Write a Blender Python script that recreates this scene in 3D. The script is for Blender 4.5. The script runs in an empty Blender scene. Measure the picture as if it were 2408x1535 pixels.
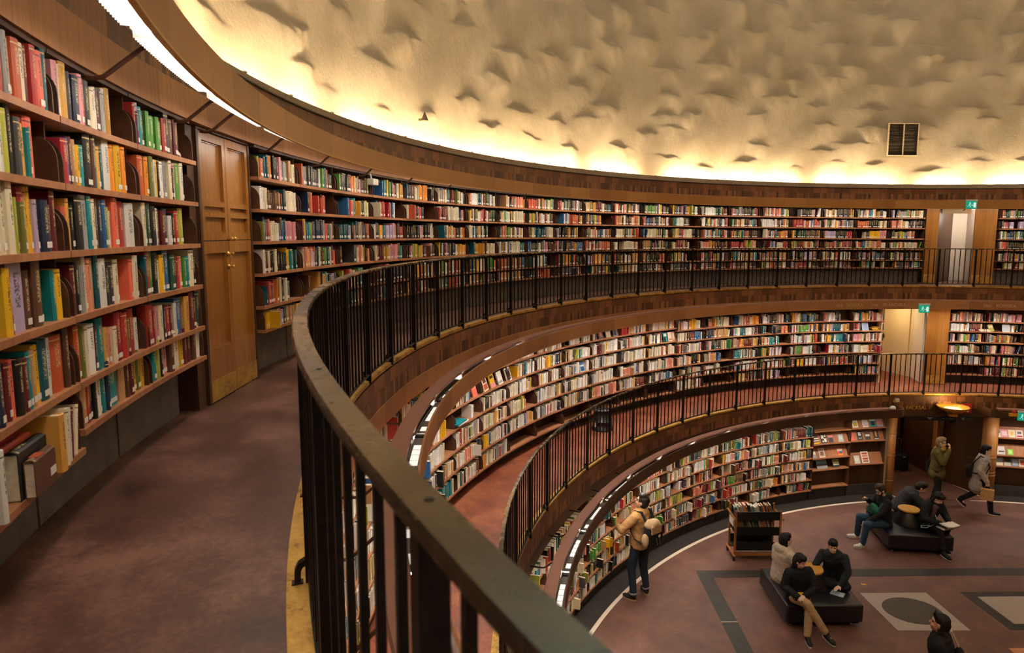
import bpy, bmesh, math, random
import numpy as np
from mathutils import Vector, Matrix, Euler
rnd = random.Random(7)
SC = bpy.context.scene
COL = SC.collection
R_ = math.radians
# ------------------------------------------------------------------ camera
EYE = (0.0, -11.3314, 6.3878)
CF = 1586.754            # focal length in pixels of the 2408 wide frame
def make_camera():
    yaw, pit, roll = 0.995714, 0.1224017, 0.0061077
    f = Vector((-math.sin(yaw)*math.cos(pit), math.cos(yaw)*math.cos(pit), -math.sin(pit)))
    r = Vector((math.cos(yaw), math.sin(yaw), 0)); u = r.cross(f)
    r2 = r*math.cos(roll)+u*math.sin(roll); u2 = -r*math.sin(roll)+u*math.cos(roll)
    cam = bpy.data.cameras.new('camera'); o = bpy.data.objects.new('camera', cam); COL.objects.link(o)
    m = Matrix((r2, u2, -f)).transposed().to_4x4(); m.translation = Vector(EYE); o.matrix_world = m
    cam.sensor_width = 36; cam.lens = CF/2408*36
    cam.shift_x = -81.892/2408; cam.shift_y = -24.197/2408
    cam.clip_start = .03; cam.clip_end = 200
    cam.dof.use_dof = True; cam.dof.focus_distance = 9.0; cam.dof.aperture_fstop = 5.0
    SC.camera = o
make_camera()
# ------------------------------------------------------------------ world, exposure, light levels
w = bpy.data.worlds.new('world'); SC.world = w; w.use_nodes = True
w.node_tree.nodes['Background'].inputs[0].default_value = (.55, .62, .75, 1)
w.node_tree.nodes['Background'].inputs[1].default_value = .05
SC.view_settings.view_transform = 'Standard'; SC.view_settings.look = 'None'
SC.view_settings.gamma = 1; SC.view_settings.use_curve_mapping = False
SC.view_settings.exposure = -0.12
SC.cycles.max_bounces = 7; SC.cycles.diffuse_bounces = 4; SC.cycles.glossy_bounces = 3; SC.cycles.caustics_reflective = False; SC.cycles.caustics_refractive = False
L_CANOPY = (28.0, 100.0, 80.0)      # tube brightness of the top, middle and ground canopies
L_COVE = 235.0                      # cornice uplights
L_WINDOW = 4.0                     # daylight in the clerestory windows
# ------------------------------------------------------------------ levels (metres)
Z0, Z1, Z2 = 0.0, 2.562, 5.113
S2, S1, S0 = 11.977, 11.15, 9.96    # shelf fronts
E2, E1 = 11.05, 9.926               # gallery edges
ZS2 = [6.85, 6.577, 6.299, 6.02, 5.733, 5.525]
ZS1R = [4.2, 3.94, 3.663, 3.376, 3.085, 2.809]
ZS1L = [4.265, 3.97, 3.681, 3.378, 3.087, 2.783]
ZS0 = [1.613, 1.35, 1.08, .82, .55, .285]
# ------------------------------------------------------------------ materials
MATS = {}
def hexc(h):
    h = h.lstrip('#'); c = [int(h[i:i+2], 16)/255 for i in (0, 2, 4)]
    return tuple((x/12.92 if x <= .04045 else ((x+.055)/1.055)**2.4) for x in c)+(1,)
class NT:
    def __init__(s, name):
        s.m = bpy.data.materials.new(name); s.m.use_nodes = True; s.t = s.m.node_tree
        s.b = s.t.nodes['Principled BSDF']; MATS[name] = s.m
    def n(s, typ, **kw):
        x = s.t.nodes.new(typ)
        for k, v in kw.items():
            if k.startswith('_'): setattr(x, k[1:], v)
            else: x.inputs[k.replace('__', ' ')].default_value = v
        return x
    def l(s, a, b): s.t.links.new(a, b)
    def math(s, op, a, b=None, c=None):
        x = s.t.nodes.new('ShaderNodeMath'); x.operation = op
        for i, v in enumerate((a, b, c)):
            if v is None: continue
            if hasattr(v, 'is_linked'): s.l(v, x.inputs[i])
            else: x.inputs[i].default_value = v
        return x.outputs[0]
    def mix(s, f, a, b, mode='MIX'):
        x = s.t.nodes.new('ShaderNodeMix'); x.data_type = 'RGBA'; x.blend_type = mode
        for v, i in ((f, 0), (a, 6), (b, 7)):
            if hasattr(v, 'is_linked'): s.l(v, x.inputs[i])
            else: x.inputs[i].default_value = v
        return x.outputs[2]
    def ramp(s, f, stops):
        x = s.t.nodes.new('ShaderNodeValToRGB'); e = x.color_ramp.elements
        while len(e) < len(stops): e.new(.5)
        for k, (p, c) in zip(e, stops): k.position = p; k.color = c
        s.l(f, x.inputs[0]); return x.outputs[0]
    def uv(s, sx=1, sy=1):
        u = s.n('ShaderNodeUVMap'); m = s.n('ShaderNodeMapping'); m.inputs['Scale'].default_value = (sx, sy, 1)
        s.l(u.outputs[0], m.inputs[0]); return m.outputs[0]
    def obj(s, sc=(1, 1, 1)):
        u = s.n('ShaderNodeTexCoord'); m = s.n('ShaderNodeMapping'); m.inputs['Scale'].default_value = sc
        s.l(u.outputs['Object'], m.inputs[0]); return m.outputs[0]
    def noise(s, vec, scale, detail=4, rough=.5):
        x = s.n('ShaderNodeTexNoise', Scale=scale, Detail=detail, Roughness=rough); s.l(vec, x.inputs['Vector']); return x.outputs[0]
    def bump(s, h, strength=.2, dist=.01):
        x = s.n('ShaderNodeBump', Strength=strength, Distance=dist); s.l(h, x.inputs['Height']); s.l(x.outputs[0], s.b.inputs['Normal'])
    def col(s, c): s.l(c, s.b.inputs['Base Color'])
    def set(s, rough=.5, metal=0, spec=.5):
        s.b.inputs['Roughness'].default_value = rough; s.b.inputs['Metallic'].default_value = metal
        s.b.inputs['Specular IOR Level'].default_value = spec
def plain(name, h, rough=.5, metal=0, spec=.5, var=.12, scale=25):
    n = NT(name); c = hexc(h); n.set(rough, metal, spec)
    if var:
        f = n.noise(n.obj(), scale, 3)
        d = tuple(x*(1-var) for x in c[:3])+(1,); l = tuple(min(1, x*(1+var)) for x in c[:3])+(1,)
        n.col(n.ramp(f, [(.3, d), (.7, l)]))
    else: n.b.inputs['Base Color'].default_value = c
    return n.m
def emit(name, c, k):
    n = NT(name); n.b.inputs['Base Color'].default_value = c; n.b.inputs['Emission Color'].default_value = c
    n.b.inputs['Emission Strength'].default_value = k; return n.m
def wood(name, dark, light, rough=.42, panel=.6, grain=1.0, uvs=True, spec=.4):
    n = NT(name); n.set(rough, 0, spec)
    v = n.uv(70*grain, 1.2) if uvs else n.obj((70*grain, 70*grain, 1.2))
    g = n.noise(v, 1, 5, .6)
    v2 = n.uv() if uvs else n.obj()
    big = n.noise(v2, 1.3, 2)
    s = n.t.nodes.new('ShaderNodeSeparateXYZ'); n.l(v2, s.inputs[0])
    cell = n.math('FLOOR', n.math('DIVIDE', s.outputs[0], panel))
    wn = n.n('ShaderNodeTexWhiteNoise', _noise_dimensions='1D'); n.l(cell, wn.inputs['W'])
    f = n.math('ADD', n.math('MULTIPLY', g, .55), n.math('ADD', n.math('MULTIPLY', big, .25), n.math('MULTIPLY', wn.outputs[0], .2)))
    n.col(n.ramp(f, [(.32, hexc(dark)), (.68, hexc(light))])); n.bump(g, .08, .002); return n.m
def blocks(name, cols, bw, rough=.45, joint=True):
    # upright veneer blocks, each with its own tone
    n = NT(name); n.set(rough, 0, .4); v = n.uv()
    s = n.t.nodes.new('ShaderNodeSeparateXYZ'); n.l(v, s.inputs[0])
    u = n.math('DIVIDE', s.outputs[0], bw)
    cell = n.math('FLOOR', u); fr = n.math('FRACT', u)
    wn = n.n('ShaderNodeTexWhiteNoise', _noise_dimensions='1D'); n.l(cell, wn.inputs['W'])
    run = n.noise(n.uv(.9, 0), 1.1, 2)
    g = n.noise(n.uv(90, 2), 1, 4, .6)
    f = n.math('ADD', n.math('MULTIPLY', wn.outputs[0], .45), n.math('ADD', n.math('MULTIPLY', run, .35), n.math('MULTIPLY', g, .25)))
    c = n.ramp(f, [(.2, hexc(cols[0])), (.5, hexc(cols[1])), (.8, hexc(cols[2]))])
    if joint:
        j = n.math('LESS_THAN', fr, .035); c = n.mix(j, c, hexc('1d120c'))
    n.col(c); return n.m
plain('black_iron', '1c1813', .38, .6, .5, .3, 40)
plain('black_plastic', '141414', .45, 0, .5, 0)
plain('white_metal', 'e9e7e2', .35, 0, .5, 0)
plain('grey_metal', '8d8a86', .4, .6, .5, .1)
plain('chrome', 'c9c9c9', .18, 1, .5, 0)
plain('gold_paint', 'c9963d', .35, .5, .5, 0)
plain('cover_brown', '8a5f4e', .55, 0, .4, .08, 6)
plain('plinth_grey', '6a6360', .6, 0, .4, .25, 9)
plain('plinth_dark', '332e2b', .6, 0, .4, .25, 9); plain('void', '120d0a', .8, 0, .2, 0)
plain('cream_wall', 'd9c3a0', .7, 0, .3, .04)
plain('white_wall', 'dccfc0', .7, 0, .3, .04)
plain('cornice_grey', 'b5a28a', .5, 0, .4, .1, 3)
plain('white_line', 'e9d9c8', .5, 0, .4, .05)
plain('dark_stone', '302c29', .5, 0, .45, .25, 4)
plain('stone_light', 'a89a92', .55, 0, .4, .15, 60)
plain('stone_dark', '453d37', .5, 0, .4, .2, 30)
plain('bracket_brown', '4a2c1c', .45, 0, .5, .2, 14)
plain('paper', 'dcd0b8', .8, 0, .2, .12, 60)
plain('label_white', 'eeeae2', .5, 0, .4, 0)
wood('oak_fascia', '96632f', 'c48d4c', .38, .62)
wood('oak_frieze', '8f5f3a', 'c28c5c', .42, .8)
wood('oak_door', '84511f', 'b47c3c', .27, .33, 1, True, .55)
wood('oak_dark', '3a2417', '5c3b25', .45, .6)
wood('oak_shelf', '8d5b3c', 'b98059', .45, 1.2, .25)
wood('oak_obj', '8a5427', 'b5793d', .4, .4, 1, False)
wood('wood_disc', 'b47e2e', 'dba548', .4, .4, .5, False)
blocks('frieze_blocks', ('2c1a11', '6b432c', '9c6a46'), .062)
blocks('frieze_upper', ('553322', '74492f', '8f5f3d'), .21)
plain('back_panel', '2a1a12', .6, 0, .3, .2, 8)
n = NT('brass_edge'); n.set(.42, .45, .5)
g = n.noise(n.obj(), 7, 6, .65); g2 = n.noise(n.obj(), 60, 3)
n.col(n.ramp(n.math('ADD', n.math('MULTIPLY', g, .75), n.math('MULTIPLY', g2, .25)), [(.36, hexc('6e5226')), (.47, hexc('b98d3e')), (.62, hexc('d0a54f'))]))
n = NT('handrail_bronze'); n.set(.3, .9, .5)
g = n.noise(n.obj(), .9, 3, .5); g2 = n.noise(n.obj(), 9, 5)
n.col(n.ramp(n.math('ADD', n.math('MULTIPLY', g, .7), n.math('MULTIPLY', g2, .3)), [(.36, hexc('4d463e')), (.52, hexc('6e5f49')), (.66, hexc('a08150'))]))
n.l(n.math('ADD', n.math('MULTIPLY', g2, .15), .2), n.b.inputs['Roughness'])
def lino(name, a, b, c, rough=.42, spec=.45):
    n = NT(name); n.set(rough, 0, spec)
    v = n.obj(); f = n.noise(v, 2.2, 8, .68); f2 = n.noise(v, 38, 4, .7)
    s = n.math('ADD', n.math('MULTIPLY', f, .72), n.math('MULTIPLY', f2, .28))
    n.col(n.ramp(s, [(.36, hexc(a)), (.5, hexc(b)), (.63, hexc(c))]))
    n.l(n.math('ADD', n.math('MULTIPLY', f, .35), rough-.18), n.b.inputs['Roughness']); n.bump(f2, .04, .002); return n.m
lino('lino_top', '35201a', '593a30', '7d5749')
lino('lino_mid', '53281a', '7a3f28', '96593a', .5)
lino('lino_ground', '553a33', '69493f', '7d574c', .5)
n = NT('plaster'); n.set(.85, 0, .25); n.b.inputs['Base Color'].default_value = hexc('e2d2b4')
v = n.obj(); f = n.noise(v, 6, 8, .7); n.bump(n.math('ADD', f, n.math('MULTIPLY', n.noise(v, 22, 6, .7), .5)), .45, .03)
n.col(n.ramp(n.noise(v, .8, 5, .6), [(.3, hexc('a3967d')), (.7, hexc('b9ad96'))]))
COLS = dict(red='a8322d', crimson='98202e', maroon='5e1a20', rust='b5522f', coral='e0674f', salmon='de8d74', pink='d9929a', orange='de8a2e',
    amber='dfa64e', yellow='e2b021', ochre='b8862b', lime='a3a43a', olive='6f7033', green='4a8a38', emerald='1f4a38', teal='128089', petrol='0d4f5c',
    blue='2c5f93', navy='1b2a45', lilac='b9a8c8', plum='4a2440', brown='5a3a2a', tan='b58a5f', cream='e6d9bb', white='ebe7e0', grey='9a9a98', charcoal='3e3e40', black='191919')
def book_mat(k, h):
    # cloth cover; a printed title and rules on the spine face only (uv 0..1 there, negative elsewhere)
    n = NT('book_'+k); n.set(.48, 0, .4); base = hexc(h)
    lum = sum(base[:3])/3
    ink = hexc('2a2320') if lum > .3 else hexc('d8c48e')
    s = n.t.nodes.new('ShaderNodeSeparateXYZ'); n.l(n.uv(), s.inputs[0]); u, v = s.outputs[0], s.outputs[1]
    oi = n.n('ShaderNodeObjectInfo')
    ge = n.n('ShaderNodeNewGeometry')
    r = n.math('FRACT', n.math('ADD', oi.outputs['Random'], ge.outputs['Random Per Island']))
    inn = n.math('LESS_THAN', n.math('ABSOLUTE', n.math('SUBTRACT', u, .5)), .17)
    lo = n.math('ADD', .3, n.math('MULTIPLY', r, .2))
    rng = n.math('MULTIPLY', n.math('GREATER_THAN', v, lo), n.math('LESS_THAN', v, .86))
    cmb = n.t.nodes.new('ShaderNodeCombineXYZ'); n.l(n.math('MULTIPLY', v, 26), cmb.inputs[1]); n.l(n.math('MULTIPLY', u, 5), cmb.inputs[0]); n.l(n.math('MULTIPLY', r, 50), cmb.inputs[2])
    tx = n.math('GREATER_THAN', n.noise(cmb.outputs[0], 1.6, 1), .5)
    title = n.math('MULTIPLY', n.math('MULTIPLY', inn, rng), tx)
    band = n.math('MULTIPLY', n.math('LESS_THAN', n.math('ABSOLUTE', n.math('SUBTRACT', v, n.math('ADD', .88, n.math('MULTIPLY', r, .06)))), .012), n.math('GREATER_THAN', u, -.5))
    band = n.math('MULTIPLY', band, n.math('GREATER_THAN', r, .45))
    m = n.math('MULTIPLY', n.math('MAXIMUM', title, band), .8)
    tone = n.math('ADD', .82, n.math('MULTIPLY', r, .34))
    hsv = n.n('ShaderNodeHueSaturation', Color=base); n.l(tone, hsv.inputs['Value'])
    n.col(n.mix(m, hsv.outputs[0], ink))
for k, h in COLS.items(): book_mat(k, h)
for k in ('W0', 'W1', 'W2'): pass
# ------------------------------------------------------------------ object helpers
def link(name, verts, faces, mat=None, parent=None, uvs=None, smooth=False, midx=None, mats=None):
    me = bpy.data.meshes.new(name); me.from_pydata([tuple(v) for v in verts], [], [tuple(f) for f in faces])
    if uvs is not None:
        ul = me.uv_layers.new(name='UVMap')
        flat = np.zeros(len(me.loops)*2, 'f'); li = np.zeros(len(me.loops), 'i'); me.loops.foreach_get('vertex_index', li)
        if len(uvs) == len(me.loops): flat = np.asarray(uvs, 'f').ravel()
        else: flat = np.asarray(uvs, 'f')[li].ravel()
        ul.data.foreach_set('uv', flat)
    for m in (mats or ([mat] if mat else [])): me.materials.append(MATS[m] if isinstance(m, str) else m)
    if midx is not None: me.polygons.foreach_set('material_index', np.asarray(midx, 'i'))
    if smooth: me.polygons.foreach_set('use_smooth', [True]*len(me.polygons))
    me.update()
    o = bpy.data.objects.new(name, me); COL.objects.link(o)
    if parent is not None: o.parent = parent
    return o
def tag(o, label=None, cat=None, group=None, kind=None):
    if label: o['label'] = label
    if cat: o['category'] = cat
    if group: o['group'] = group
    if kind: o['kind'] = kind
    return o
def empty(name, loc=(0, 0, 0), rz=0):
    o = bpy.data.objects.new(name, None); COL.objects.link(o); o.location = loc; o.rotation_euler = (0, 0, rz); o.empty_display_size = .1; return o
def pol(R, th, z=0): return Vector((R*math.cos(R_(th)), R*math.sin(R_(th)), z))
def wall_empty(name, R, th, z):      # +x to the viewer's right, +y into the wall
    return empty(name, pol(R, th, z), R_(th-90))
def copy_tree(o, parent=None):
    c = o.copy(); COL.objects.link(c)
    if parent is not None: c.parent = parent
    for ch in list(o.children): copy_tree(ch, c)
    return c
class MB:
    """collects shapes into one mesh"""
    def __init__(s): s.v = []; s.f = []
    def add(s, vs, fs):
        b = len(s.v); s.v += [tuple(v) for v in vs]; s.f += [tuple(i+b for i in f) for f in fs]; return s
    def box(s, c, d, m=None, rz=0, rx=0, ry=0, bev=0):
        x, y, z = d[0]/2, d[1]/2, d[2]/2
        vs = [Vector((a, b, e)) for a in (-x, x) for b in (-y, y) for e in (-z, z)]
        fs = [(0, 1, 3, 2), (4, 6, 7, 5), (0, 4, 5, 1), (2, 3, 7, 6), (0, 2, 6, 4), (1, 5, 7, 3)]
        if bev:
            bm = bmesh.new(); bb = [bm.verts.new(v) for v in vs]
            for f in fs: bm.faces.new([bb[i] for i in f])
            bmesh.ops.bevel(bm, geom=list(bm.edges), offset=bev, segments=3, affect='EDGES', profile=.6)
            bm.verts.index_update(); vs = [v.co.copy() for v in bm.verts]; fs = [[v.index for v in f.verts] for f in bm.faces]; bm.free()
        r = Euler((rx, ry, rz)).to_matrix()
        return s.add([r@v+Vector(c) for v in vs], fs)
    def tube(s, pts, r, n=8, flat=None, caps=True):
        """tube through points; r number or list; flat=(w,h) gives a rectangular bar"""
        pts = [Vector(p) for p in pts]; k = len(pts); rs = r if isinstance(r, (list, tuple)) else [r]*k
        vs = []; up0 = None
        for i, p in enumerate(pts):
            t = (pts[min(i+1, k-1)]-pts[max(i-1, 0)]).normalized()
            if up0 is None:
                up0 = Vector((0, 0, 1)) if abs(t.z) < .9 else Vector((1, 0, 0))
            a = t.cross(up0).normalized(); b = a.cross(t).normalized(); up0 = b
            if flat:
                for q in ((-1, -1), (1, -1), (1, 1), (-1, 1)): vs.append(p+a*q[0]*flat[0]/2+b*q[1]*flat[1]/2)
            else:
                for j in range(n):
                    an = 2*math.pi*j/n; vs.append(p+(a*math.cos(an)+b*math.sin(an))*rs[i])
        m = 4 if flat else n
        fs = [(i*m+j, i*m+(j+1) % m, (i+1)*m+(j+1) % m, (i+1)*m+j) for i in range(k-1) for j in range(m)]
        if caps: fs += [tuple(range(m-1, -1, -1)), tuple((k-1)*m+j for j in range(m))]
        return s.add(vs, fs)
    def lathe(s, prof, c=(0, 0, 0), n=24, close=True):
        vs = []; fs = []; k = len(prof)
        for j in range(n):
            a = 2*math.pi*j/n
            for r, z in prof: vs.append((c[0]+r*math.cos(a), c[1]+r*math.sin(a), c[2]+z))
        for j in range(n):
            for i in range(k-1): fs.append((j*k+i, ((j+1) % n)*k+i, ((j+1) % n)*k+i+1, j*k+i+1))
        if close:
            if prof[0][0] > 1e-6: fs.append(tuple(j*k for j in range(n))[::-1])
            if prof[-1][0] > 1e-6: fs.append(tuple(j*k+k-1 for j in range(n)))
        return s.add(vs, fs)
    def ell(s, c, r, rot=None, n=12, m=8):
        vs = []; fs = []
        for i in range(m+1):
            ph = math.pi*i/m
            for j in range(n):
                a = 2*math.pi*j/n; v = Vector((r[0]*math.sin(ph)*math.cos(a), r[1]*math.sin(ph)*math.sin(a), r[2]*math.cos(ph)))
                if rot is not None: v = rot@v
                vs.append(v+Vector(c))
        for i in range(m):
            for j in range(n): fs.append((i*n+j, (i+1)*n+j, (i+1)*n+(j+1) % n, i*n+(j+1) % n))
        return s.add(vs, fs)
    def prism(s, poly, z0, z1):
        k = len(poly); vs = [(x, y, z0) for x, y in poly]+[(x, y, z1) for x, y in poly]
        return s.add(vs, [tuple(range(k-1, -1, -1)), tuple(range(k, 2*k))]+[(i, (i+1) % k, (i+1) % k+k, i+k) for i in range(k)])
    def build(s, name, mat, parent=None, smooth=False, boxuv=False):
        uv = None
        o = link(name, s.v, s.f, mat, parent, smooth=smooth)
        if boxuv:
            me = o.data; ul = me.uv_layers.new(name='UVMap')
            for p in me.polygons:
                nx, ny, nz = (abs(q) for q in p.normal)
                for li in p.loop_indices:
                    v = me.vertices[me.loops[li].vertex_index].co
                    ul.data[li].uv = (v.x, v.z) if ny >= nx and ny >= nz else ((v.y, v.z) if nx >= nz else (v.x, v.y))
        return o
def ring(name, prof, th0, th1, mat, step=1.0, closed=False, parent=None, mats=None, midx=None, smooth=False, cap=False):
    """revolve a profile of (R,z) about the axis; uv = metres along the arc, metres along the profile"""
    n = max(2, int(round(abs(th1-th0)/step))); k = len(prof)
    cum = [0]
    for a, b in zip(prof, prof[1:]): cum.append(cum[-1]+math.hypot(a[0]-b[0], a[1]-b[1]))
    vs = []; uv = []
    Rm = prof[0][0]
    for i in range(n+1):
        th = th0+(th1-th0)*i/n; c, s_ = math.cos(R_(th)), math.sin(R_(th))
        for j, (R, z) in enumerate(prof): vs.append((R*c, R*s_, z)); uv.append((R_(th)*Rm, cum[j]))
    fs = []; mi = []
    kk = k if closed else k-1
    for i in range(n):
        for j in range(kk):
            j2 = (j+1) % k
            fs.append((i*k+j, (i+1)*k+j, (i+1)*k+j2, i*k+j2)); mi.append(midx[j] if midx else 0)
    if cap:
        fs += [tuple(range(k)), tuple((n*k+j) for j in range(k))[::-1]]; mi += [0, 0]
    return link(name, vs, fs, mat, parent, uv, smooth, mi if midx else None, mats)
def flatring(r0, r1, z, h): return [(r0, z), (r0, z+h), (r1, z+h), (r1, z)]
# ================================================================== the setting
def T(o, kind='structure', **k): return tag(o, kind=kind, **k)
# ground floor: lino disc, dark border ring, white line
g = MB(); N = 180
g.add([(0, 0, 0)]+[pol(9.62, 360*i/N) for i in range(N)], [(0, i+1, (i+1) % N+1) for i in range(N)])
T(g.build('floor', 'lino_ground'))
T(ring('floor_border', [(9.66, 0), (13.5, 0)], 0, 360, 'dark_stone', 2))
T(ring('trim_1', [(9.60, .0), (9.615, .004), (9.66, .004), (9.675, 0)], 142.3, -207.6, 'white_line', 1))
# floor inlays
def slab(name, poly, mat, z0=-.01, z1=.003):
    m = MB(); m.prism(poly, z0, z1); return T(m.build(name, mat))
def quadstrip(name, a, b, w, mat, z1=.003):
    a = Vector(a[:2]); b = Vector(b[:2]); d = (b-a).normalized(); n_ = Vector((-d.y, d.x))*w/2
    return slab(name, [(a-n_)[:], (b-n_)[:], (b+n_)[:], (a+n_)[:]], mat, z1=z1)
ux = Vector((3.329, 5.464)).normalized(); uy = Vector((ux.y, -ux.x))   # inlay axes: along the room, towards the near side
O = Vector((-8.69, -2.27))
def P2(a, b): return (O+ux*a+uy*b)[:]
slab('trim_2', [P2(0, 0), P2(9, 0), P2(9, .27), P2(.27, .27), P2(.27, 6.5), P2(0, 6.5)], 'dark_stone')
slab('trim_7', [P2(0, 1.715), P2(.27, 1.715), P2(.27, 1.73), P2(0, 1.73)], 'white_line', z1=.0045)
w1, w2, w3, w4 = (-6.52, -.358), (-5.891, .665), (-4.87, .096), (-5.508, -.911)
slab('trim_3', [w1, w2, w3, w4], 'stone_light')
cx, cy = np.mean([w1, w2, w3, w4], 0)
ea = (Vector(w2)-Vector(w1))*.40; eb = (Vector(w3)-Vector(w2))*.36
slab('trim_4', [(cx+ea.x*math.cos(t)+eb.x*math.sin(t), cy+ea.y*math.cos(t)+eb.y*math.sin(t)) for t in np.linspace(0, 2*math.pi, 40, endpoint=False)], 'stone_dark', z1=.005)
d1 = Vector((-5.569, 1.202)); dv = Vector((-4.524, .664))-d1
slab('trim_5', [d1[:], (d1+ux*1.35)[:], (d1+ux*1.35+dv)[:], (d1+dv)[:]], 'dark_stone')
q1 = d1+ux*.2+dv*.14
slab('trim_6', [q1[:], (q1+ux*.95)[:], (q1+ux*.95+dv*.72)[:], (q1+dv*.72)[:]], 'stone_light', z1=.005)
# gallery slabs with their faces
for nm, E, z, mat, k in (('upper', E2, Z2, 'lino_top', 0), ('lower', E1, Z1, 'lino_mid', 1)):
    T(ring('floor_%s_gallery' % nm, [(E+.085, z), (13.6, z), (13.6, z-.50), (E+.03, z-.50), (E+.03, z-.06), (E+.085, z-.06)], 0, 360, mat, 1.5, closed=True))
    T(ring('trim_%d' % (10+k*3), [(E+.09, z-.02), (E+.085, z+.003), (E+.012, z+.006), (E-.006, z), (E-.006, z-.03), (E+.02, z-.055), (E+.04, z-.055)], 0, 360, 'brass_edge', .5))
    T(ring('trim_%d' % (11+k*3), [(E+.004, z-.055), (E+.004, z-.19)], 0, 360, 'frieze_upper', .5))
    T(ring('trim_%d' % (12+k*3), [(E, z-.19), (E, z-.345), (E-.004, z-.35), (E-.004, z-.552), (E+.03, z-.552), (E+.03, z-.50)], 0, 360, None, .5, mats=['frieze_blocks', 'oak_dark' if k else 'oak_frieze'], midx=[0, 1, 1, 1, 1]))
# top frieze and cornice
F2 = 11.99
T(ring('trim_20', [(12.26, 7.13), (F2, 7.122), (F2, 7.327), (F2+.004, 7.332)], 0, 360, 'oak_frieze', .5))
T(ring('trim_21', [(F2+.004, 7.332), (F2+.004, 7.47)], 0, 360, 'frieze_blocks', .5))
T(ring('trim_22', [(F2+.008, 7.47), (F2+.008, 7.612)], 0, 360, 'frieze_upper', .5))
T(ring('trim_23', [(F2+.008, 7.61), (F2-.012, 7.612), (F2-.012, 7.624), (12.16, 7.624)], 0, 360, 'black_iron', .5))
T(ring('trim_24', [(12.125, 7.624), (12.105, 7.735), (12.135, 7.735), (12.16, 7.63), (12.62, 7.63)], 0, 360, 'cornice_grey', .5))
m = MB()
for i in range(62):          # board joints and little clips of the cornice strip
    th = -92-2.9*i*1.6
    for z in (7.624, 7.733): pass
    a = pol(12.118, th, 7.68); m.box(a, (.02, .004, .108), rz=R_(th))
    b = pol(12.10, th-2.2, 7.738); m.box(b, (.03, .03, .014), rz=R_(th))
T(m.build('trim_25', 'white_metal'))
# rotunda drum above the cornice, cast plaster with cloud-like swellings
def drum():
    RD, z0, z1 = 12.55, 7.62, 17.0
    th = np.radians(np.concatenate([np.linspace(114, 276, 700), np.linspace(276, 474, 120)[1:]])); nu = len(th)-1
    zz = np.concatenate([np.linspace(z0, 14.4, 330), np.linspace(14.6, z1, 20)[1:]]); nz = len(zz)-1
    U, Zg = np.meshgrid(th*RD, zz, indexing='ij')
    rs = np.random.RandomState(5); D = np.zeros_like(U); dh = .55; W = 2*np.pi*RD; nc = 58
    wx = np.zeros_like(U); wz = np.zeros_like(U)
    for k in range(70):
        a, b = rs.randint(30, 230), rs.uniform(2, 16)*rs.choice((-1, 1)); g_ = 12/(a/12.55+abs(b)+4); ph = rs.uniform(0, 6); wx += .010*g_*np.sin(a*U/RD+b*Zg+ph); wz += .006*g_*np.sin(a*U/RD+b*Zg+ph*2)
    for r in range(12):
        for c in range(nc):
            if rs.rand() < .06: continue
            u0 = (c+.5*(r % 2)+rs.uniform(-.3, .3))*W/nc; v0 = z0+.62+r*dh+rs.uniform(-.17, .17)
            amp = rs.uniform(.4, 1.15)*(.75+.09*r); su = rs.uniform(.20, .38); tilt = rs.uniform(-.14, .14); top_ = rs.uniform(.022, .05)
            du = (U-u0+W/2) % W-W/2; sel = (np.abs(du) < 1.6) & (np.abs(Zg-v0) < 1.3)
            x = du[sel]; v = Zg[sel]-v0-tilt*x+.10*x*x+wz[sel]; x = x+wx[sel]
            D[sel] += amp*np.exp(-(x/su)**2)*np.where(v < 0, np.exp(-(v/.34)**2), np.exp(-(v/top_)**2))
    for k in range(40):
        a, b = rs.randint(6, 90), rs.uniform(.5, 6); D += .035*np.sin(a*U/RD+b*Zg+rs.uniform(0, 6))*rs.uniform(.3, 1)
    Rr = RD-.09*D
    X = Rr*np.cos(U/RD); Y = Rr*np.sin(U/RD)
    vs = np.stack([X, Y, Zg], -1).reshape(-1, 3)
    i, j = np.meshgrid(np.arange(nu), np.arange(nz), indexing='ij'); a = (i*(nz+1)+j).ravel()
    fs = np.stack([a, a+nz+1, a+nz+2, a+1], -1)
    me = bpy.data.meshes.new('wall_drum'); me.vertices.add(len(vs)); me.vertices.foreach_set('co', vs.astype('f').ravel())
    me.loops.add(fs.size); me.loops.foreach_set('vertex_index', fs.astype('i').ravel())
    me.polygons.add(len(fs)); me.polygons.foreach_set('loop_start', np.arange(0, fs.size, 4, dtype='i'))
    me.polygons.foreach_set('use_smooth', np.ones(len(fs), bool)); me.update(calc_edges=True); me.materials.append(MATS['plaster'])
    o = bpy.data.objects.new('wall_drum', me); COL.objects.link(o); T(o)
drum()
plain('ceiling_white', 'ece6da', .9, 0, .2, 0)
m = MB(); m.prism([pol(12.7, 5*i)[:2] for i in range(72)], 17.0, 17.1); T(m.build('ceiling', 'ceiling_white'))
emit('daylight', (.80, .90, 1, 1), L_WINDOW*.15); emit('daylight_blue', (.34, .80, 1, 1), L_WINDOW*.5); emit('daylight_bright', (1, .95, .91, 1), L_WINDOW*1.25)
for i in range(20):
    m = MB(); m.box((0, 0, 0), (2.5, .04, 2.6)); o = m.build('window_%d' % (i+1), 'daylight'); o.location = pol(12.35, 18*i+9, 15.2)
    if 210 < 18*i+9 < 330: o.data.materials[0] = MATS['daylight_bright']
    if 140 < 18*i+9 < 212: o.data.materials[0] = MATS['daylight_blue']; o.rotation_euler = (0, 0, R_(18*i+9-90)); T(o)
    f = MB()
    for dx in (-1.27, -.42, .42, 1.27): f.box((dx, -.02, 0), (.06, .09, 2.7))
    for dz in (-1.32, 0, 1.32): f.box((0, -.02, dz), (2.6, .09, .06))
    f.build('window_frame', 'white_metal', o)
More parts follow.
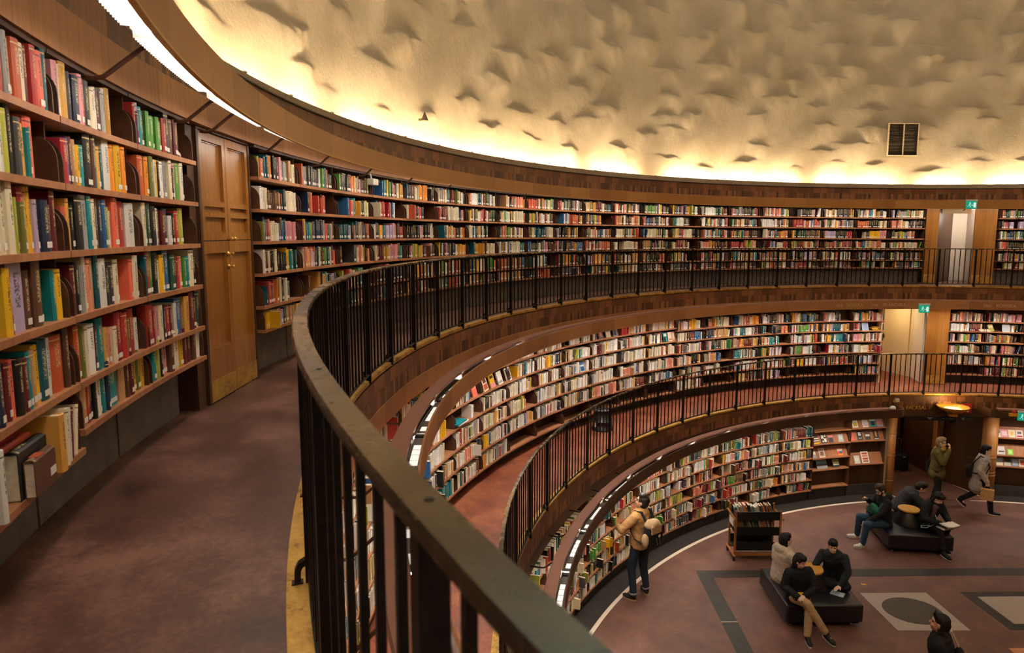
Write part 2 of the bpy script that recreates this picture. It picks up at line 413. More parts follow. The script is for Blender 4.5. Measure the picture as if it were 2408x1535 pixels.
emit('cove_tube', (1, .78, .50, 1), L_COVE)
cove = tag(empty('cove_light', (0, 0, 7.63)), 'warm tube lights hidden behind the grey cornice strip', 'light')
a = -178+1.2; rc = random.Random(12)
while a < 180:
    ln = rc.choice((4.2, 5.4, 5.4, 6.6)); ln = min(ln, 180.8-a)
    t = MB(); t.tube([pol(12.27+rc.uniform(-.02, .03), a+x, .03) for x in np.linspace(0, ln, 7)], .02, 6); t.build('tube', 'cove_tube', cove); a += ln+rc.choice((.6, .9, 1.6, 2.6))
# plain wooden wall where the photograph shows nothing (behind the photographer)
for nm, R, za, zb, a, b in (('top', 12.28, Z2, 7.13, -89, 128), ('middle', 11.45, Z1, Z2-.5, -91, 128), ('ground', 10.2, 0, Z1-.5, -100, 128)):
    T(ring('wall_back_%s' % nm, [(R, za), (R, zb)], a, b, 'oak_dark', 2))
# ================================================================== light canopies
emit('strip_light', (1, .93, .84, 1), 1)
def strip_mat(i):
    return emit('strip_light_%d' % i, ((1, .93, .83, 1), (1, .95, .88, 1), (1, .9, .78, 1))[i], L_CANOPY[i])
def canopy(i, name, label, R, zb, zt, th0, th1, brk, fascia, lettering=()):
    em = strip_mat(i); lo = .075 if i == 0 else .03
    top = tag(empty(name, (0, 0, 0)), label, 'light canopy')
    nm = ring('fascia', [(R, zb), (R, zt), (R+.018, zt), (R+.018, zb)], th0, th1, fascia, .5, closed=True, parent=top, cap=True)
    ring('fascia_bead', [(R-.004, zb-.004), (R-.004, zb+.006), (R+.02, zb+.006), (R+.02, zb-.004)], th0, th1, 'gold_paint' if i == 0 else fascia, .5, closed=True, parent=top)
    ring('cover_plate', [(R+.115, zt-.03), (R+.115, zt), (R+.25, zt), (R+.262, zt-.015), (R+.25, zt-.02), (R+.125, zt-.02), (R+.125, zt-.03)], th0, th1, 'cover_brown', .5, closed=True, parent=top, cap=True)
    ring('inner_lip', [(R+.155, zb+lo), (R+.155, zt-.02), (R+.167, zt-.02), (R+.167, zb+lo)], th0, th1, 'oak_dark', .5, closed=True, parent=top)
    # light fixtures: white tray, glowing tube strip, louvre
    n_ = int(abs(th1-th0)/ (5.8*11.5/R)); pitch = (th1-th0)/n_; dlen = abs(pitch)*.885
    def arc(prof, a, b, k=8, closed=True):
        vs = []; fs = []; kk = len(prof)
        for q in range(k+1):
            t = R_(90+a+(b-a)*q/k)
            for r, z in prof: vs.append((r*math.cos(t), r*math.sin(t)-R, z))
        for q in range(k):
            for j in range(kk if closed else kk-1): fs.append((q*kk+j, (q+1)*kk+j, (q+1)*kk+(j+1) % kk, q*kk+(j+1) % kk))
        if closed: fs += [tuple(range(kk)), tuple(k*kk+j for j in range(kk))[::-1]]
        return vs, fs
    proto = None
    h = dlen/2
    for q in range(n_):
        th = th0+pitch*(q+.5)
        if proto is None:
            proto = empty('light_fixture', (0, 0, 0)); proto.parent = top
            t = MB(); t.add(*arc([(R+.026, zb+.055), (R+.026, zb+.12), (R+.112, zb+.12), (R+.15, zb+.09), (R+.15, zb+lo), (R+.145, zb+lo), (R+.108, zb+.11), (R+.032, zb+.11), (R+.032, zb+.055)], -h, h)); t.build('tray', 'white_metal', proto)
            t = MB(); t.add(*arc([(R+.04, zb+.072), (R+.04, zb+.10), (R+.13, zb+.10), (R+.13, zb+.072)], -h*.98, h*.98)); t.build('diffuser', em, proto)
            t = MB()
            for s_ in range(34):
                a = -h+dlen*(s_+.5)/34; tt = R_(90+a)
                t.box(((R+.088)*math.cos(tt), (R+.088)*math.sin(tt)-R, zb+.058), (.112, .003, .026), rz=tt)
            t.build('louvre', 'white_metal', proto)
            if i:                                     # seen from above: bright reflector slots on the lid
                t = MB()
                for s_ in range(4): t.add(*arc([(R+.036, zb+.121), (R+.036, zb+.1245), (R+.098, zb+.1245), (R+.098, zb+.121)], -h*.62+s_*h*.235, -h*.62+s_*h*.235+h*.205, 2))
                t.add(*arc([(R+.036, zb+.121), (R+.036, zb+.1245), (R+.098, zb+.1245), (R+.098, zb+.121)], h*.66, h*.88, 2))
                u = MB(); u.add(*arc([(R+.02, zb+.118), (R+.02, zb+.1215), (R+.115, zb+.1215), (R+.115, zb+.118)], -h*1.02, h*1.02)); u.build('lid', 'lid_grey', proto)
                u = MB(); u.add(*arc([(R+.02, zb+.1215), (R+.02, zb+.135), (R+.115, zb+.135), (R+.115, zb+.1215)], -h*1.13, -h*1.0, 2)); u.build('end_cap', 'black_plastic', proto)
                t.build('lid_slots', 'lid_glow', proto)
            f = proto
        else: f = copy_tree(proto, top)
        f.location = pol(R, th); f.rotation_euler = (0, 0, R_(th-90))
    # curved brackets from the shelving up to the canopy
    b0 = None
    for th in brk:
        if b0 is None:
            t = MB(); pts = [(0, .475 if i == 0 else .61, zb-.015), (0, .44, zb-.02), (0, .40, zb-.012), (0, .37, zb+.012), (0, .18, zt-.03), (0, .15, zt-.024)]
            t.tube(pts, .011, 8); b0 = t.build('bracket', 'bracket_brown', top, smooth=True); f = b0
        else: f = b0.copy(); COL.objects.link(f); f.parent = top
        f.location = pol(R, th); f.rotation_euler = (0, 0, R_(th-90))
    return top
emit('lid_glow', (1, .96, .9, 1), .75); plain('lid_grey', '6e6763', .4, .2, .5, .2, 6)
top_brk = [-91.0, -96.6, -102.2, -108, -113.8, -115.9, -121.4]+[-121.4-5.8*k for k in range(1, 19)]
can2 = canopy(0, 'top_light_canopy', 'oak light canopy ring curving above the topmost bookshelves', 11.485, 7.075, 7.275, 125, 125-360, top_brk, 'oak_fascia')
can1 = canopy(1, 'middle_light_canopy', 'brown light canopy ring with gilt language names over the middle gallery shelves', 10.506, 4.578, 4.781, 125, 125-360, [-95-4.8*k for k in range(26)], 'oak_frieze')
can0 = canopy(2, 'ground_light_canopy', 'long brown light canopy over the ground floor shelves, ending beside the doorway', 9.33, 2.147, 2.337, -104, -205.2, [-108-5.4*k for k in range(19)], 'oak_dark')
can0b = canopy(2, 'short_light_canopy', 'short light canopy over the magazine shelves past the ground floor doorway', 9.33, 2.147, 2.337, -220.0, -240, [-223, -229], 'oak_dark')
# returns of the ground canopy beside the doorway
for par, a, s_ in ((can0, -205.2, -1), (can0b, -220.0, 1)):
    m = MB(); pts = [pol(9.338, a), pol(9.345, a+s_*.6), pol(9.40, a+s_*1.1), pol(9.5, a+s_*1.3), pol(9.92, a+s_*1.4)]
    m.tube([p+Vector((0, 0, 2.242)) for p in pts], 1, flat=(.018, .19)); m.build('fascia_return', 'oak_dark', par)
def to_mesh(o):
    """bake a curve or a modified mesh into a plain mesh object of the same name"""
    bpy.context.view_layer.update(); dg = bpy.context.evaluated_depsgraph_get()
    me = bpy.data.meshes.new_from_object(o.evaluated_get(dg)); nm = o.name; old = o.data; par = o.parent; mw = o.matrix_world.copy()
    bpy.data.objects.remove(o); n_ = bpy.data.objects.new(nm, me); COL.objects.link(n_); n_.parent = par; n_.matrix_world = mw; n_.name = nm; return n_
def text(s, size, mat, R, th, z, parent, name='lettering', ext=.002, lean=0):
    c = bpy.data.curves.new(name, 'FONT'); c.body = s; c.size = size; c.extrude = ext; c.align_x = 'CENTER'; c.align_y = 'CENTER'
    o = bpy.data.objects.new(name, c); COL.objects.link(o); c.materials.append(MATS[mat]); o.parent = parent
    X = pol(1, th-90); Zn = -pol(1, th)
    mw = Matrix((X, Vector((0, 0, 1)), Zn)).transposed().to_4x4(); mw.translation = pol(R, th, z); o.matrix_world = mw
    return to_mesh(o)
plain('gilt', 'd0b27a', .5, 0, .5, 0); plain('gilt_faint', 'a9855a', .5, 0, .4, 0); plain('gilt_bright', 'd9a94a', .4, .3, .5, 0)
def arc_text(words, R, th0, z, size, mat, parent, adv):
    """a line of lettering that follows the curve, one word per mesh"""
    th = th0
    for wd in words:
        wlen = adv*len(wd); text(wd, size, mat, R, th-wlen/2, z, parent); th -= wlen+adv*.8
arc_text(['Hcd', 'DANSKA'], 10.496, 170.2, 4.676, .115, 'gilt_faint', can1, .43)
arc_text(['Hcb', 'NORSKA'], 10.496, 160.7, 4.676, .115, 'gilt', can1, .43)
arc_text(['Hcc', 'ISLANDSKA'], 10.496, 155.4, 4.676, .115, 'gilt', can1, .41)
arc_text(['Hcr', 'NEDERL.'], 10.496, 145.6, 4.676, .115, 'gilt_faint', can1, .43)
arc_text(['Hcr', 'ROMSKA'], 10.496, 140.2, 4.676, .115, 'gilt', can1, .43)
# ================================================================== railings
def railing(name, label, R, w_, zt, zf, posts, nb, thA, thB, near):
    top = tag(empty(name, (0, 0, 0)), label, 'railing')
    hr = R+.0055
    ring('handrail', [(hr-w_/2, zt-.010), (hr-w_/2+.004, zt), (hr+w_/2-.004, zt), (hr+w_/2, zt-.010), (hr+w_/2, zt-.021), (hr+w_/2-.005, zt-.024), (hr-w_/2+.005, zt-.024), (hr-w_/2, zt-.021)], thA, thB, 'handrail_bronze', .4, closed=True, parent=top)
    ring('bottom_rail', [(R-.012, zf+.05), (R-.012, zf+.062), (R+.012, zf+.062), (R+.012, zf+.05)], thA, thB, 'black_iron', .5, closed=True, parent=top)
    m = MB(); m.box((0, 0, (zt-.024+zf-.02)/2), (.034, .04, zt-.024-zf+.02)); p0 = m.build('post', 'black_iron', top)
    k = MB(); k.tube([(0, .0, zf+.085), (0, .018, zf+.084), (0, .036, zf+.074), (0, .046, zf+.055), (0, .048, zf+.0)], 1, flat=(.03, .022)); k.tube([(0, .048, zf+.004), (0, .048, zf+.010)], 1, flat=(.04, .034)); f0 = k.build('foot_bracket', 'black_iron', p0)
    m = MB(); m.lathe([(.0, .003), (.005, .0025), (.0075, 0)], (0, 0, zt-.0005), 12, close=False); s0 = m.build('rail_screw', 'black_iron', p0)
    for q, th in enumerate(posts):
        p = p0 if q == 0 else copy_tree(p0, top)
        p.location = pol(R, th); p.rotation_euler = (0, 0, R_(th-90))
    m = MB(); m.box((0, 0, (zt-.024+zf+.056)/2), (.0145, .0145, zt-.024-zf-.056)); b0 = None
    ths = []
    for a, b in zip(posts, posts[1:]): ths += [a+(b-a)*j/(nb+1) for j in range(1, nb+1)]
    C = Vector(EYE); ths.sort(key=lambda t: (pol(R, t, zf+.5)-C).length)
    rest = MB()
    for q, th in enumerate(ths):
        if q < 100:
            if b0 is None: b0 = m.build('baluster', 'black_iron', top); b = b0
            else: b = b0.copy(); COL.objects.link(b); b.parent = top
            b.location = pol(R, th); b.rotation_euler = (0, 0, R_(th-90))
        else:
            c = pol(R, th, (zt-.024+zf+.056)/2); rest.box(c, (.0145, .0145, zt-.024-zf-.056), rz=R_(th-90))
    tag(rest.build('far_baluster', 'black_iron', top), kind='stuff')
    return top
railing('upper_gallery_railing', 'dark bronze handrail and iron balusters sweeping from the near corner round the top gallery', 11.049, .056, 6.068, Z2, [-80.4, -84.85, -89.35, -93.8, -98.3, -102.7, -107.15, -111.58, -116.08, -120.6, -125.0, -129.4, -133.85, -138.33, -142.7, -147.1, -151.6, -156.1, -160.55, -165.1, -169.6, -174.2, -178.7, -183.25, -187.85, -192.4, -196.95, -201.5, -206.1, -210.7, -215.3, -219.9, -224.4, -228.9], 6, -79, -230, True)
railing('lower_gallery_railing', 'black iron railing round the edge of the middle gallery with the orange floor', 9.911, .042, 3.562, Z1, [-160.1+5.09*k for k in range(14, -14, -1)], 6, -87, -232, False)
# ================================================================== bookcases
ORD = ['zeroth', 'first', 'second', 'third', 'fourth', 'fifth', 'sixth', 'seventh', 'eighth', 'ninth', 'tenth', 'eleventh', 'twelfth', 'thirteenth', 'fourteenth', 'fifteenth', 'sixteenth', 'seventeenth', 'eighteenth', 'nineteenth', 'twentieth']
ORD += ['twenty-'+o for o in ORD[1:10]]+['thirtieth']+['thirty-'+o for o in ORD[1:10]]+['fortieth']+['forty-'+o for o in ORD[1:10]]
def arcbox(m, R0, r0, r1, z0, z1, a, b, k=4):
    """curved board between radii, in the wall frame of a bay centred on radius R0"""
    vs = []; fs = []
    for q in range(k+1):
        t = R_(90-(a+(b-a)*q/k))
        for r, z in ((r0, z0), (r0, z1), (r1, z1), (r1, z0)): vs.append((r*math.cos(t), r*math.sin(t)-R0, z))
    for q in range(k): fs += [(q*4+j, (q+1)*4+j, (q+1)*4+(j+1) % 4, q*4+(j+1) % 4) for j in range(4)]
    fs += [(3, 2, 1, 0), tuple(k*4+j for j in range(4))]
    return m.add(vs, fs)
def side_bracket(m, x, y, z, R0, th):
    """thin upright plate with a rounded front corner"""
    prof = [(0.012, 0), (.24, 0), (.24, .19), (.10, .19)]+[(.10-.088*math.sin(t), .19-.10*(1-math.cos(t))) for t in np.linspace(.2, math.pi/2, 6)]
    c, s = math.cos(-R_(th)), math.sin(-R_(th)); vs = []
    for dx in (-.004, .004):
        for py, pz in prof: vs.append((x+dx*c-py*s, y+dx*s+py*c, z+pz))
    k = len(prof)
    return m.add(vs, [tuple(range(k))[::-1], tuple(range(k, 2*k))]+[(i, (i+1) % k, (i+1) % k+k, i+k) for i in range(k)])
def bookcase(name, R, width, zs, zf, ztop, skip=(), shelf_d=.25, back='back_panel', plinth_in=.2):
    h = width/2; top = empty(name)
    m = MB(); arcbox(m, R, R+shelf_d, R+shelf_d+.02, zs[-1]-.05-zf, ztop-zf, -h+.023, h-.023); m.build('back_panel', back, top)
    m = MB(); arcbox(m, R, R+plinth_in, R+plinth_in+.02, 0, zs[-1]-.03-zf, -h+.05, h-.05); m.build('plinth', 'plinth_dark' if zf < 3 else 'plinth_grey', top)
    m = MB(); arcbox(m, R, R+.03, R+shelf_d, ztop-.02-zf, ztop-zf, -h+.023, h-.023); m.build('top_board', 'oak_dark', top)
    for i, z in enumerate(zs):
        m = MB(); arcbox(m, R, R, R+shelf_d, z-.024-zf, z+.004-zf, -h+.022, h-.022); m.build('shelf', 'oak_shelf', top, boxuv=True)
        if i in skip: continue
        for s in (-1, 1):
            t = s*(h-.13); m = MB(); side_bracket(m, R*math.sin(R_(t)), R*math.cos(R_(t))-R, z+.004-zf, R, t); m.build('end_bracket', 'bracket_brown', top)
    m = MB(); arcbox(m, R, R+.06, R+shelf_d, zs[-1]-zf-.05, ztop-zf, h-.02, h+.02, 1); m.build('upright', 'oak_dark', top)
    return top
def place_bay(o, R, a, b, zf, label, group):
    th = (a+b)/2; o.location = pol(R, th, zf); o.rotation_euler = (0, 0, R_(th-90)); tag(o, label, 'bookcase', group)
BAYS = []     # tier, a, b, shelf heights, front radius, palette
def run_bays(tier, R, zs, zf, ztop, edges, labels, group, pal, **k):
    proto = None
    for (a, b), lab in zip(zip(edges, edges[1:]), labels):
        if proto is None: proto = bookcase('bookcase', R, a-b, zs, zf, ztop, **k); o = proto
        else: o = copy_tree(proto)
        place_bay(o, R, a, b, zf, lab, group); BAYS.append((tier, a, b, zs, R, pal))
G2T, G1T, G0T = 7.12, 4.55, 2.0
e = [-115.66+4.405*k for k in range(7)][::-1]
labs = ['built-in oak bookcase of the top gallery, %s' % s for s in ('sixth before the panelled cupboard', 'fifth before the panelled cupboard', 'fourth before the panelled cupboard', 'third before the panelled cupboard', 'second before the panelled cupboard', 'right beside the panelled cupboard')]
run_bays(2, S2, ZS2, Z2, G2T, e[:4], labs[:3], 'bookcases of the top gallery', 'near')
run_bays(2, S2, ZS2[:5]+[5.45], Z2, G2T, e[3:5], labs[3:4], 'bookcases of the top gallery', 'near')
run_bays(2, S2, ZS2, Z2, G2T, e[4:], labs[4:], 'bookcases of the top gallery', 'near')
e = [-121.47-4.482*k for k in range(22)]
run_bays(2, S2, ZS2, Z2, G2T, e, ['built-in oak bookcase of the top gallery, %s past the panelled cupboard' % ORD[i+1] for i in range(21)], 'bookcases of the top gallery', 'dark')
e = [-224.35-4.5*k for k in range(4)]
run_bays(2, S2, ZS2, Z2, G2T, e, ['built-in oak bookcase of the top gallery, %s past the pale open doorway' % ORD[i+1] for i in range(3)], 'bookcases of the top gallery', 'dark')
e = [-177.0+4.85*k for k in range(18)][::-1]
run_bays(1, S1, ZS1L, Z1, G1T, e, ['middle gallery bookcase of mostly white books, %s before the step in the shelf lines' % ORD[17-i] for i in range(17)], 'bookcases of the middle gallery', 'white')
e = [-177.05-4.564*k for k in range(8)]
run_bays(1, S1, ZS1R, Z1, G1T, e, ['middle gallery bookcase, %s from the cream doorway' % ORD[7-i] for i in range(7)], 'bookcases of the middle gallery', 'mixwhite')
e = [-217.5-4.57*k for k in range(4)]
run_bays(1, S1, ZS1R, Z1, G1T, e, ['middle gallery bookcase, %s past the cream doorway' % ORD[i+1] for i in range(3)], 'bookcases of the middle gallery', 'mixwhite')
e = [-194.7+5.4*k for k in range(17)][::-1]
run_bays(0, S0, ZS0, Z0, G0T, e, ['ground floor bookcase behind the white line, %s from the magazine display' % ORD[16-i] for i in range(16)], 'bookcases of the ground floor', 'mix', plinth_in=.12)
# magazine display units: sloping ledges
def display(name, R, a, b, rows, lab, slope_rows):
    h = (a-b)/2; top = empty(name); th = (a+b)/2
    m = MB(); arcbox(m, R, R+.22, R+.24, 0, 2.0, -h+.01, h-.01); m.build('back_panel', 'oak_dark', top, boxuv=True)
    m = MB(); arcbox(m, R, R+.10, R+.12, 0, .27, -h+.05, h-.05); m.build('plinth', 'plinth_dark', top)
    for s in (-1, 1):
        m = MB(); arcbox(m, R, R+.02, R+.23, .25, 2.0, s*h-.06 if s > 0 else s*h, s*h if s > 0 else s*h+.06, 1); m.build('side_panel', 'oak_dark', top, boxuv=True)
    for z, sl in zip(rows, slope_rows):
        m = MB(); arcbox(m, R, R, R+.2, z-.022, z+.002, -h+.05, h-.05); m.build('ledge', 'oak_shelf', top, boxuv=True)
        if sl:
            m = MB(); k = 4; vs = []; fs = []
            for q in range(k+1):
                t = R_(90-(-h+.1+(2*h-.2)*q/k))
                for r, zz in ((R+.06, z+.004), (R+.07, z+.002), (R+.19, z+.235), (R+.18, z+.24)): vs.append((r*math.cos(t), r*math.sin(t)-R, zz))
            for q in range(k): fs += [(q*4+j, (q+1)*4+j, (q+1)*4+(j+1) % 4, q*4+(j+1) % 4) for j in range(4)]
            fs += [(3, 2, 1, 0), tuple(k*4+j for j in range(4))]
            m.add(vs, fs); m.build('sloping_rest', 'oak_shelf', top, boxuv=True)
    o = top; o.location = pol(R, th, 0); o.rotation_euler = (0, 0, R_(th-90)); tag(o, lab, 'display shelf', 'magazine display shelves'); return o
display('magazine_display', S0, -194.75, -200.75, [1.72, 1.40, 1.05, .76, .32], 'dark magazine display shelf next to the ground floor books', [0, 1, 1, 0, 0])
display('magazine_display', S0, -200.8, -206.2, [1.73, 1.41, .82], 'magazine display shelf beside the round wooden doorway column', [1, 1, 1])
display('magazine_display', S0, -221.4, -226.8, [1.50, 1.06, .78], 'lit magazine display shelf past the doorway, behind the woman in grey', [1, 1, 1])
display('magazine_display', S0, -226.85, -232, [1.50, 1.06, .78], 'magazine display shelf farthest past the doorway, at the frame edge', [1, 1, 1])
# ================================================================== books
PAL = dict(
 dark='white cream black black red crimson maroon maroon rust rust coral salmon pink orange amber yellow ochre lime olive green emerald teal petrol petrol blue navy navy lilac plum brown brown tan cream cream cream white white grey charcoal black black black'.split(),
 white='white white white white white white white white white cream cream cream cream cream cream cream white grey black black charcoal navy maroon red amber yellow lime tan teal blue salmon'.split(),
 mixwhite='white white white cream cream cream white grey black black charcoal navy petrol teal blue red crimson maroon salmon pink orange yellow amber green lilac tan brown'.split(),
 mix='white white white white cream cream cream cream cream grey black black charcoal tan black black charcoal navy blue teal petrol emerald green lime olive red crimson maroon rust salmon orange amber yellow plum brown pink white'.split())
CK = list(COLS)
NEARROWS = """-104.15,-104.33,cream -104.33,-104.45,red -104.45,-104.52,pink -104.52,-104.77,red -104.77,-104.95,grey -104.95,-105.14,cream -105.14,-105.44,rust -105.44,-105.72,cream -105.72,-105.90,maroon -105.90,-106.11,red -106.15,-106.46,coral -106.46,-106.62,petrol -106.62,-106.96,BR -106.98,-107.23,pink -107.23,-107.33,cream -107.33,-107.66,ochre -107.66,-107.80,charcoal -107.80,-108.11,navy -108.11,-108.31,pink -108.31,-108.52,red -108.52,-108.79,black -108.79,-108.99,cream -108.99,-109.10,white -109.10,-109.35,maroon -109.35,-109.55,grey -109.55,-109.68,white -109.68,-109.93,ochre -110.08,-111.32,BR -111.37,-111.48,red -111.48,-111.62,plum -111.62,-111.76,lilac -111.76,-111.95,teal -111.95,-112.15,petrol -112.21,-112.42,green -112.42,-112.63,green -112.63,-112.84,green -112.84,-113.06,green -113.06,-113.27,green -113.27,-113.55,red -113.60,-113.91,black -113.91,-114.18,brown -114.18,-114.42,maroon -114.42,-114.64,brown -114.84,-115.77,LIE
-103.98,-104.18,cream -104.18,-104.39,white -104.39,-104.57,white -104.57,-104.78,lime -104.78,-104.97,black -104.97,-105.20,charcoal -105.20,-105.47,amber -105.47,-105.55,teal -105.55,-105.91,coral -105.95,-106.61,BR -106.65,-106.94,BR -106.97,-107.26,crimson -107.26,-107.40,blue -107.40,-107.58,maroon -107.58,-107.78,tan -107.78,-107.99,yellow -107.99,-108.26,teal -108.26,-108.66,black -108.66,-108.83,brown -108.83,-109.02,teal -109.02,-109.19,amber -109.19,-109.36,petrol -109.36,-109.73,white -109.73,-109.96,orange -109.96,-110.33,yellow -110.33,-110.55,orange -110.61,-111.42,BR -111.44,-111.79,rust -111.79,-112.03,orange -112.03,-112.19,tan -112.19,-112.43,olive -112.43,-112.55,white -112.55,-112.90,yellow -112.90,-113.06,black -113.06,-113.32,white -113.32,-113.60,grey -113.60,-113.77,cream -113.77,-113.93,black -113.93,-114.10,pink -114.10,-114.44,green -114.44,-114.66,cream -114.66,-114.85,blue -114.89,-115.75,BR
-103.72,-103.90,pink -103.90,-104.08,white -104.08,-104.25,lime -104.25,-104.44,cream -104.44,-104.64,cream -104.64,-104.77,lime -104.77,-104.97,brown -104.97,-105.09,olive -105.09,-105.29,crimson -105.29,-105.41,amber -105.41,-105.55,yellow -105.55,-105.66,lilac -105.66,-105.81,amber -105.81,-106.13,navy -106.13,-106.35,brown -106.35,-106.55,maroon -106.56,-106.95,BR -106.97,-107.16,coral -107.16,-107.27,amber -107.27,-107.44,black -107.44,-107.80,black -107.80,-108.16,grey -108.16,-108.35,teal -108.35,-108.59,cream -108.59,-108.78,brown -108.78,-109.03,navy -109.03,-109.23,blue -109.23,-109.44,lime -109.44,-109.54,white -109.54,-109.80,coral -109.80,-110.06,salmon -110.06,-110.39,red -110.39,-110.97,white -110.99,-111.47,BR -111.49,-111.75,cream -111.75,-112.05,emerald -112.05,-112.42,black -112.42,-112.54,white -112.54,-112.79,brown -112.79,-113.04,maroon -113.04,-113.36,navy -113.36,-113.62,white -113.62,-113.82,black -113.82,-114.08,red -114.08,-114.28,maroon -114.28,-114.64,lime -114.69,-115.15,BR -115.25,-115.86,BR
-103.31,-103.55,teal -103.67,-104.00,BR -104.00,-104.25,yellow -104.25,-104.33,crimson -104.33,-104.94,lilac -104.94,-105.23,brown -105.23,-105.60,brown -105.60,-105.70,green -105.72,-106.15,BR -106.16,-106.32,teal -106.32,-106.65,yellow -106.67,-107.02,BR -107.03,-107.21,maroon -107.21,-107.44,black -107.44,-107.63,grey -107.63,-107.77,cream -107.77,-108.00,salmon -108.00,-108.32,tan -108.32,-108.53,petrol -108.53,-108.93,white -108.93,-109.24,black -109.24,-109.50,charcoal -109.50,-109.80,cream -109.82,-110.39,BR -110.41,-110.59,coral -110.59,-110.92,cream -110.95,-111.41,BR -111.44,-111.57,petrol -111.57,-111.82,red -111.82,-112.07,green -112.07,-112.44,black -112.44,-112.57,cream -112.57,-112.88,yellow -112.88,-113.27,blue -113.27,-113.60,emerald -113.60,-113.87,black -113.87,-114.07,red -114.07,-114.34,salmon -114.34,-114.55,green -114.55,-114.76,teal -114.76,-115.18,cream -115.18,-115.44,black -115.50,-115.91,BR
-103.16,-103.31,cream -103.31,-103.44,white -103.44,-103.63,navy -103.63,-103.83,tan -103.83,-104.00,maroon -104.00,-104.20,coral -104.20,-104.44,black -104.44,-104.65,maroon -104.65,-104.80,teal -104.80,-105.01,tan -105.01,-105.25,yellow -105.25,-105.64,petrol -105.64,-105.88,white -105.88,-106.42,rust -106.42,-106.66,brown -106.69,-107.01,BR -107.02,-107.26,rust -107.26,-107.49,olive -107.49,-107.63,cream -107.63,-108.02,white -108.02,-108.21,plum -108.21,-108.62,teal -108.62,-108.82,amber -108.82,-109.03,salmon -109.03,-109.23,cream -109.23,-109.62,crimson -109.62,-109.99,red -109.99,-110.16,olive -110.16,-110.57,red -110.57,-110.83,white -110.85,-111.30,BR -111.33,-111.77,red -111.77,-111.95,crimson -111.95,-112.27,pink -112.27,-112.59,cream -112.59,-112.78,navy -112.78,-113.11,crimson -113.11,-113.38,maroon -113.38,-113.58,white -113.58,-114.13,blue -114.13,-114.55,amber -114.55,-114.97,maroon -114.97,-115.26,maroon -115.26,-115.63,emerald -115.66,-115.94,BR
-107.02,-107.32,tan -107.32,-107.58,red -107.58,-107.72,navy -107.72,-107.87,black -107.87,-108.22,white -108.22,-108.47,teal -108.47,-108.63,navy -108.63,-109.32,teal -109.32,-109.71,tan -109.71,-109.93,brown -109.93,-110.22,maroon -110.22,-110.51,yellow -110.51,-110.80,olive -110.80,-111.10,yellow -111.14,-111.57,BR -111.59,-111.84,teal -111.84,-112.16,lime -112.16,-112.36,black -112.36,-112.81,pink -112.81,-113.15,brown -113.15,-113.62,cream -113.62,-113.97,yellow -113.97,-114.32,maroon -114.32,-114.72,maroon -114.76,-115.08,LEANBR -115.14,-115.47,white -115.50,-115.82,BR"""
def cover_mesh(t, h, d):
    """hardback cover: two boards and a rounded spine, open at the fore edge; the spine at y=0"""
    b = min(.0028, t*.2); ov = .003
    P = [(-t/2, d), (-t/2, .005), (-t*.3, -.001), (0, -.003), (t*.3, -.001), (t/2, .005), (t/2, d), (t/2-b, d), (t/2-b, .008), (-t/2+b, .008), (-t/2+b, d)]
    k = len(P); vs = [(x, y, 0) for x, y in P]+[(x, y, h) for x, y in P]
    caps = [(0, 1, 9, 10), (1, 2, 3, 4, 5, 8, 9), (5, 6, 7, 8)]
    fs = []; uv = []
    for i in range(k):
        j = (i+1) % k; fs.append((i, j, j+k, i+k))
        if 1 <= i <= 4: uv += [(P[i][0]/t+.5, 0), (P[j][0]/t+.5, 0), (P[j][0]/t+.5, 1), (P[i][0]/t+.5, 1)]
        else: uv += [(-1, -1)]*4
    for c in caps:
        fs.append(tuple(c)[::-1]); uv += [(-1, -1)]*len(c)
        fs.append(tuple(x+k for x in c)); uv += [(-1, -1)]*len(c)
    return vs, fs, uv
SIZE = lambda t, h: ('thick ' if t > .062 else 'slim ' if t < .03 else '')+('tall ' if h > .232 else 'short ' if h < .19 else '')
CN = dict(crimson='crimson', petrol='dark teal', emerald='dark green', charcoal='charcoal grey', lilac='pale lilac', rust='rust brown', tan='tan brown', salmon='salmon pink', coral='coral red', amber='amber yellow')
cn = lambda c: CN.get(c, c)
BOOKN = [0]; USED = set()
def near_book(x0, x1, col, h, R, th, z, d, lean=0, lab=None, group=None, sticker=True, off=0):
    t = x1-x0; vs, fs, uv = cover_mesh(t, h, d)
    o = link('book', vs, fs, 'book_'+col, None, uv)
    o.location = pol(R+off, th, z+.004); o.rotation_euler = (0, lean, R_(th-90))
    m = MB(); m.box((0, d/2+.002, h/2), (t-2*min(.0028, t*.2), d-.012, h-.008)); m.build('page_block', 'paper', o)
    if sticker and t > .014:
        m = MB(); m.box((0, -.0036, .028), (t*.6, .001, .024)); m.build('spine_label', 'label_white', o)
    USED.add(lab); tag(o, lab, 'book', group); BOOKN[0] += 1; return o
SHN = ['top', 'second', 'third', 'fourth', 'fifth', 'bottom']
rb = random.Random(21)
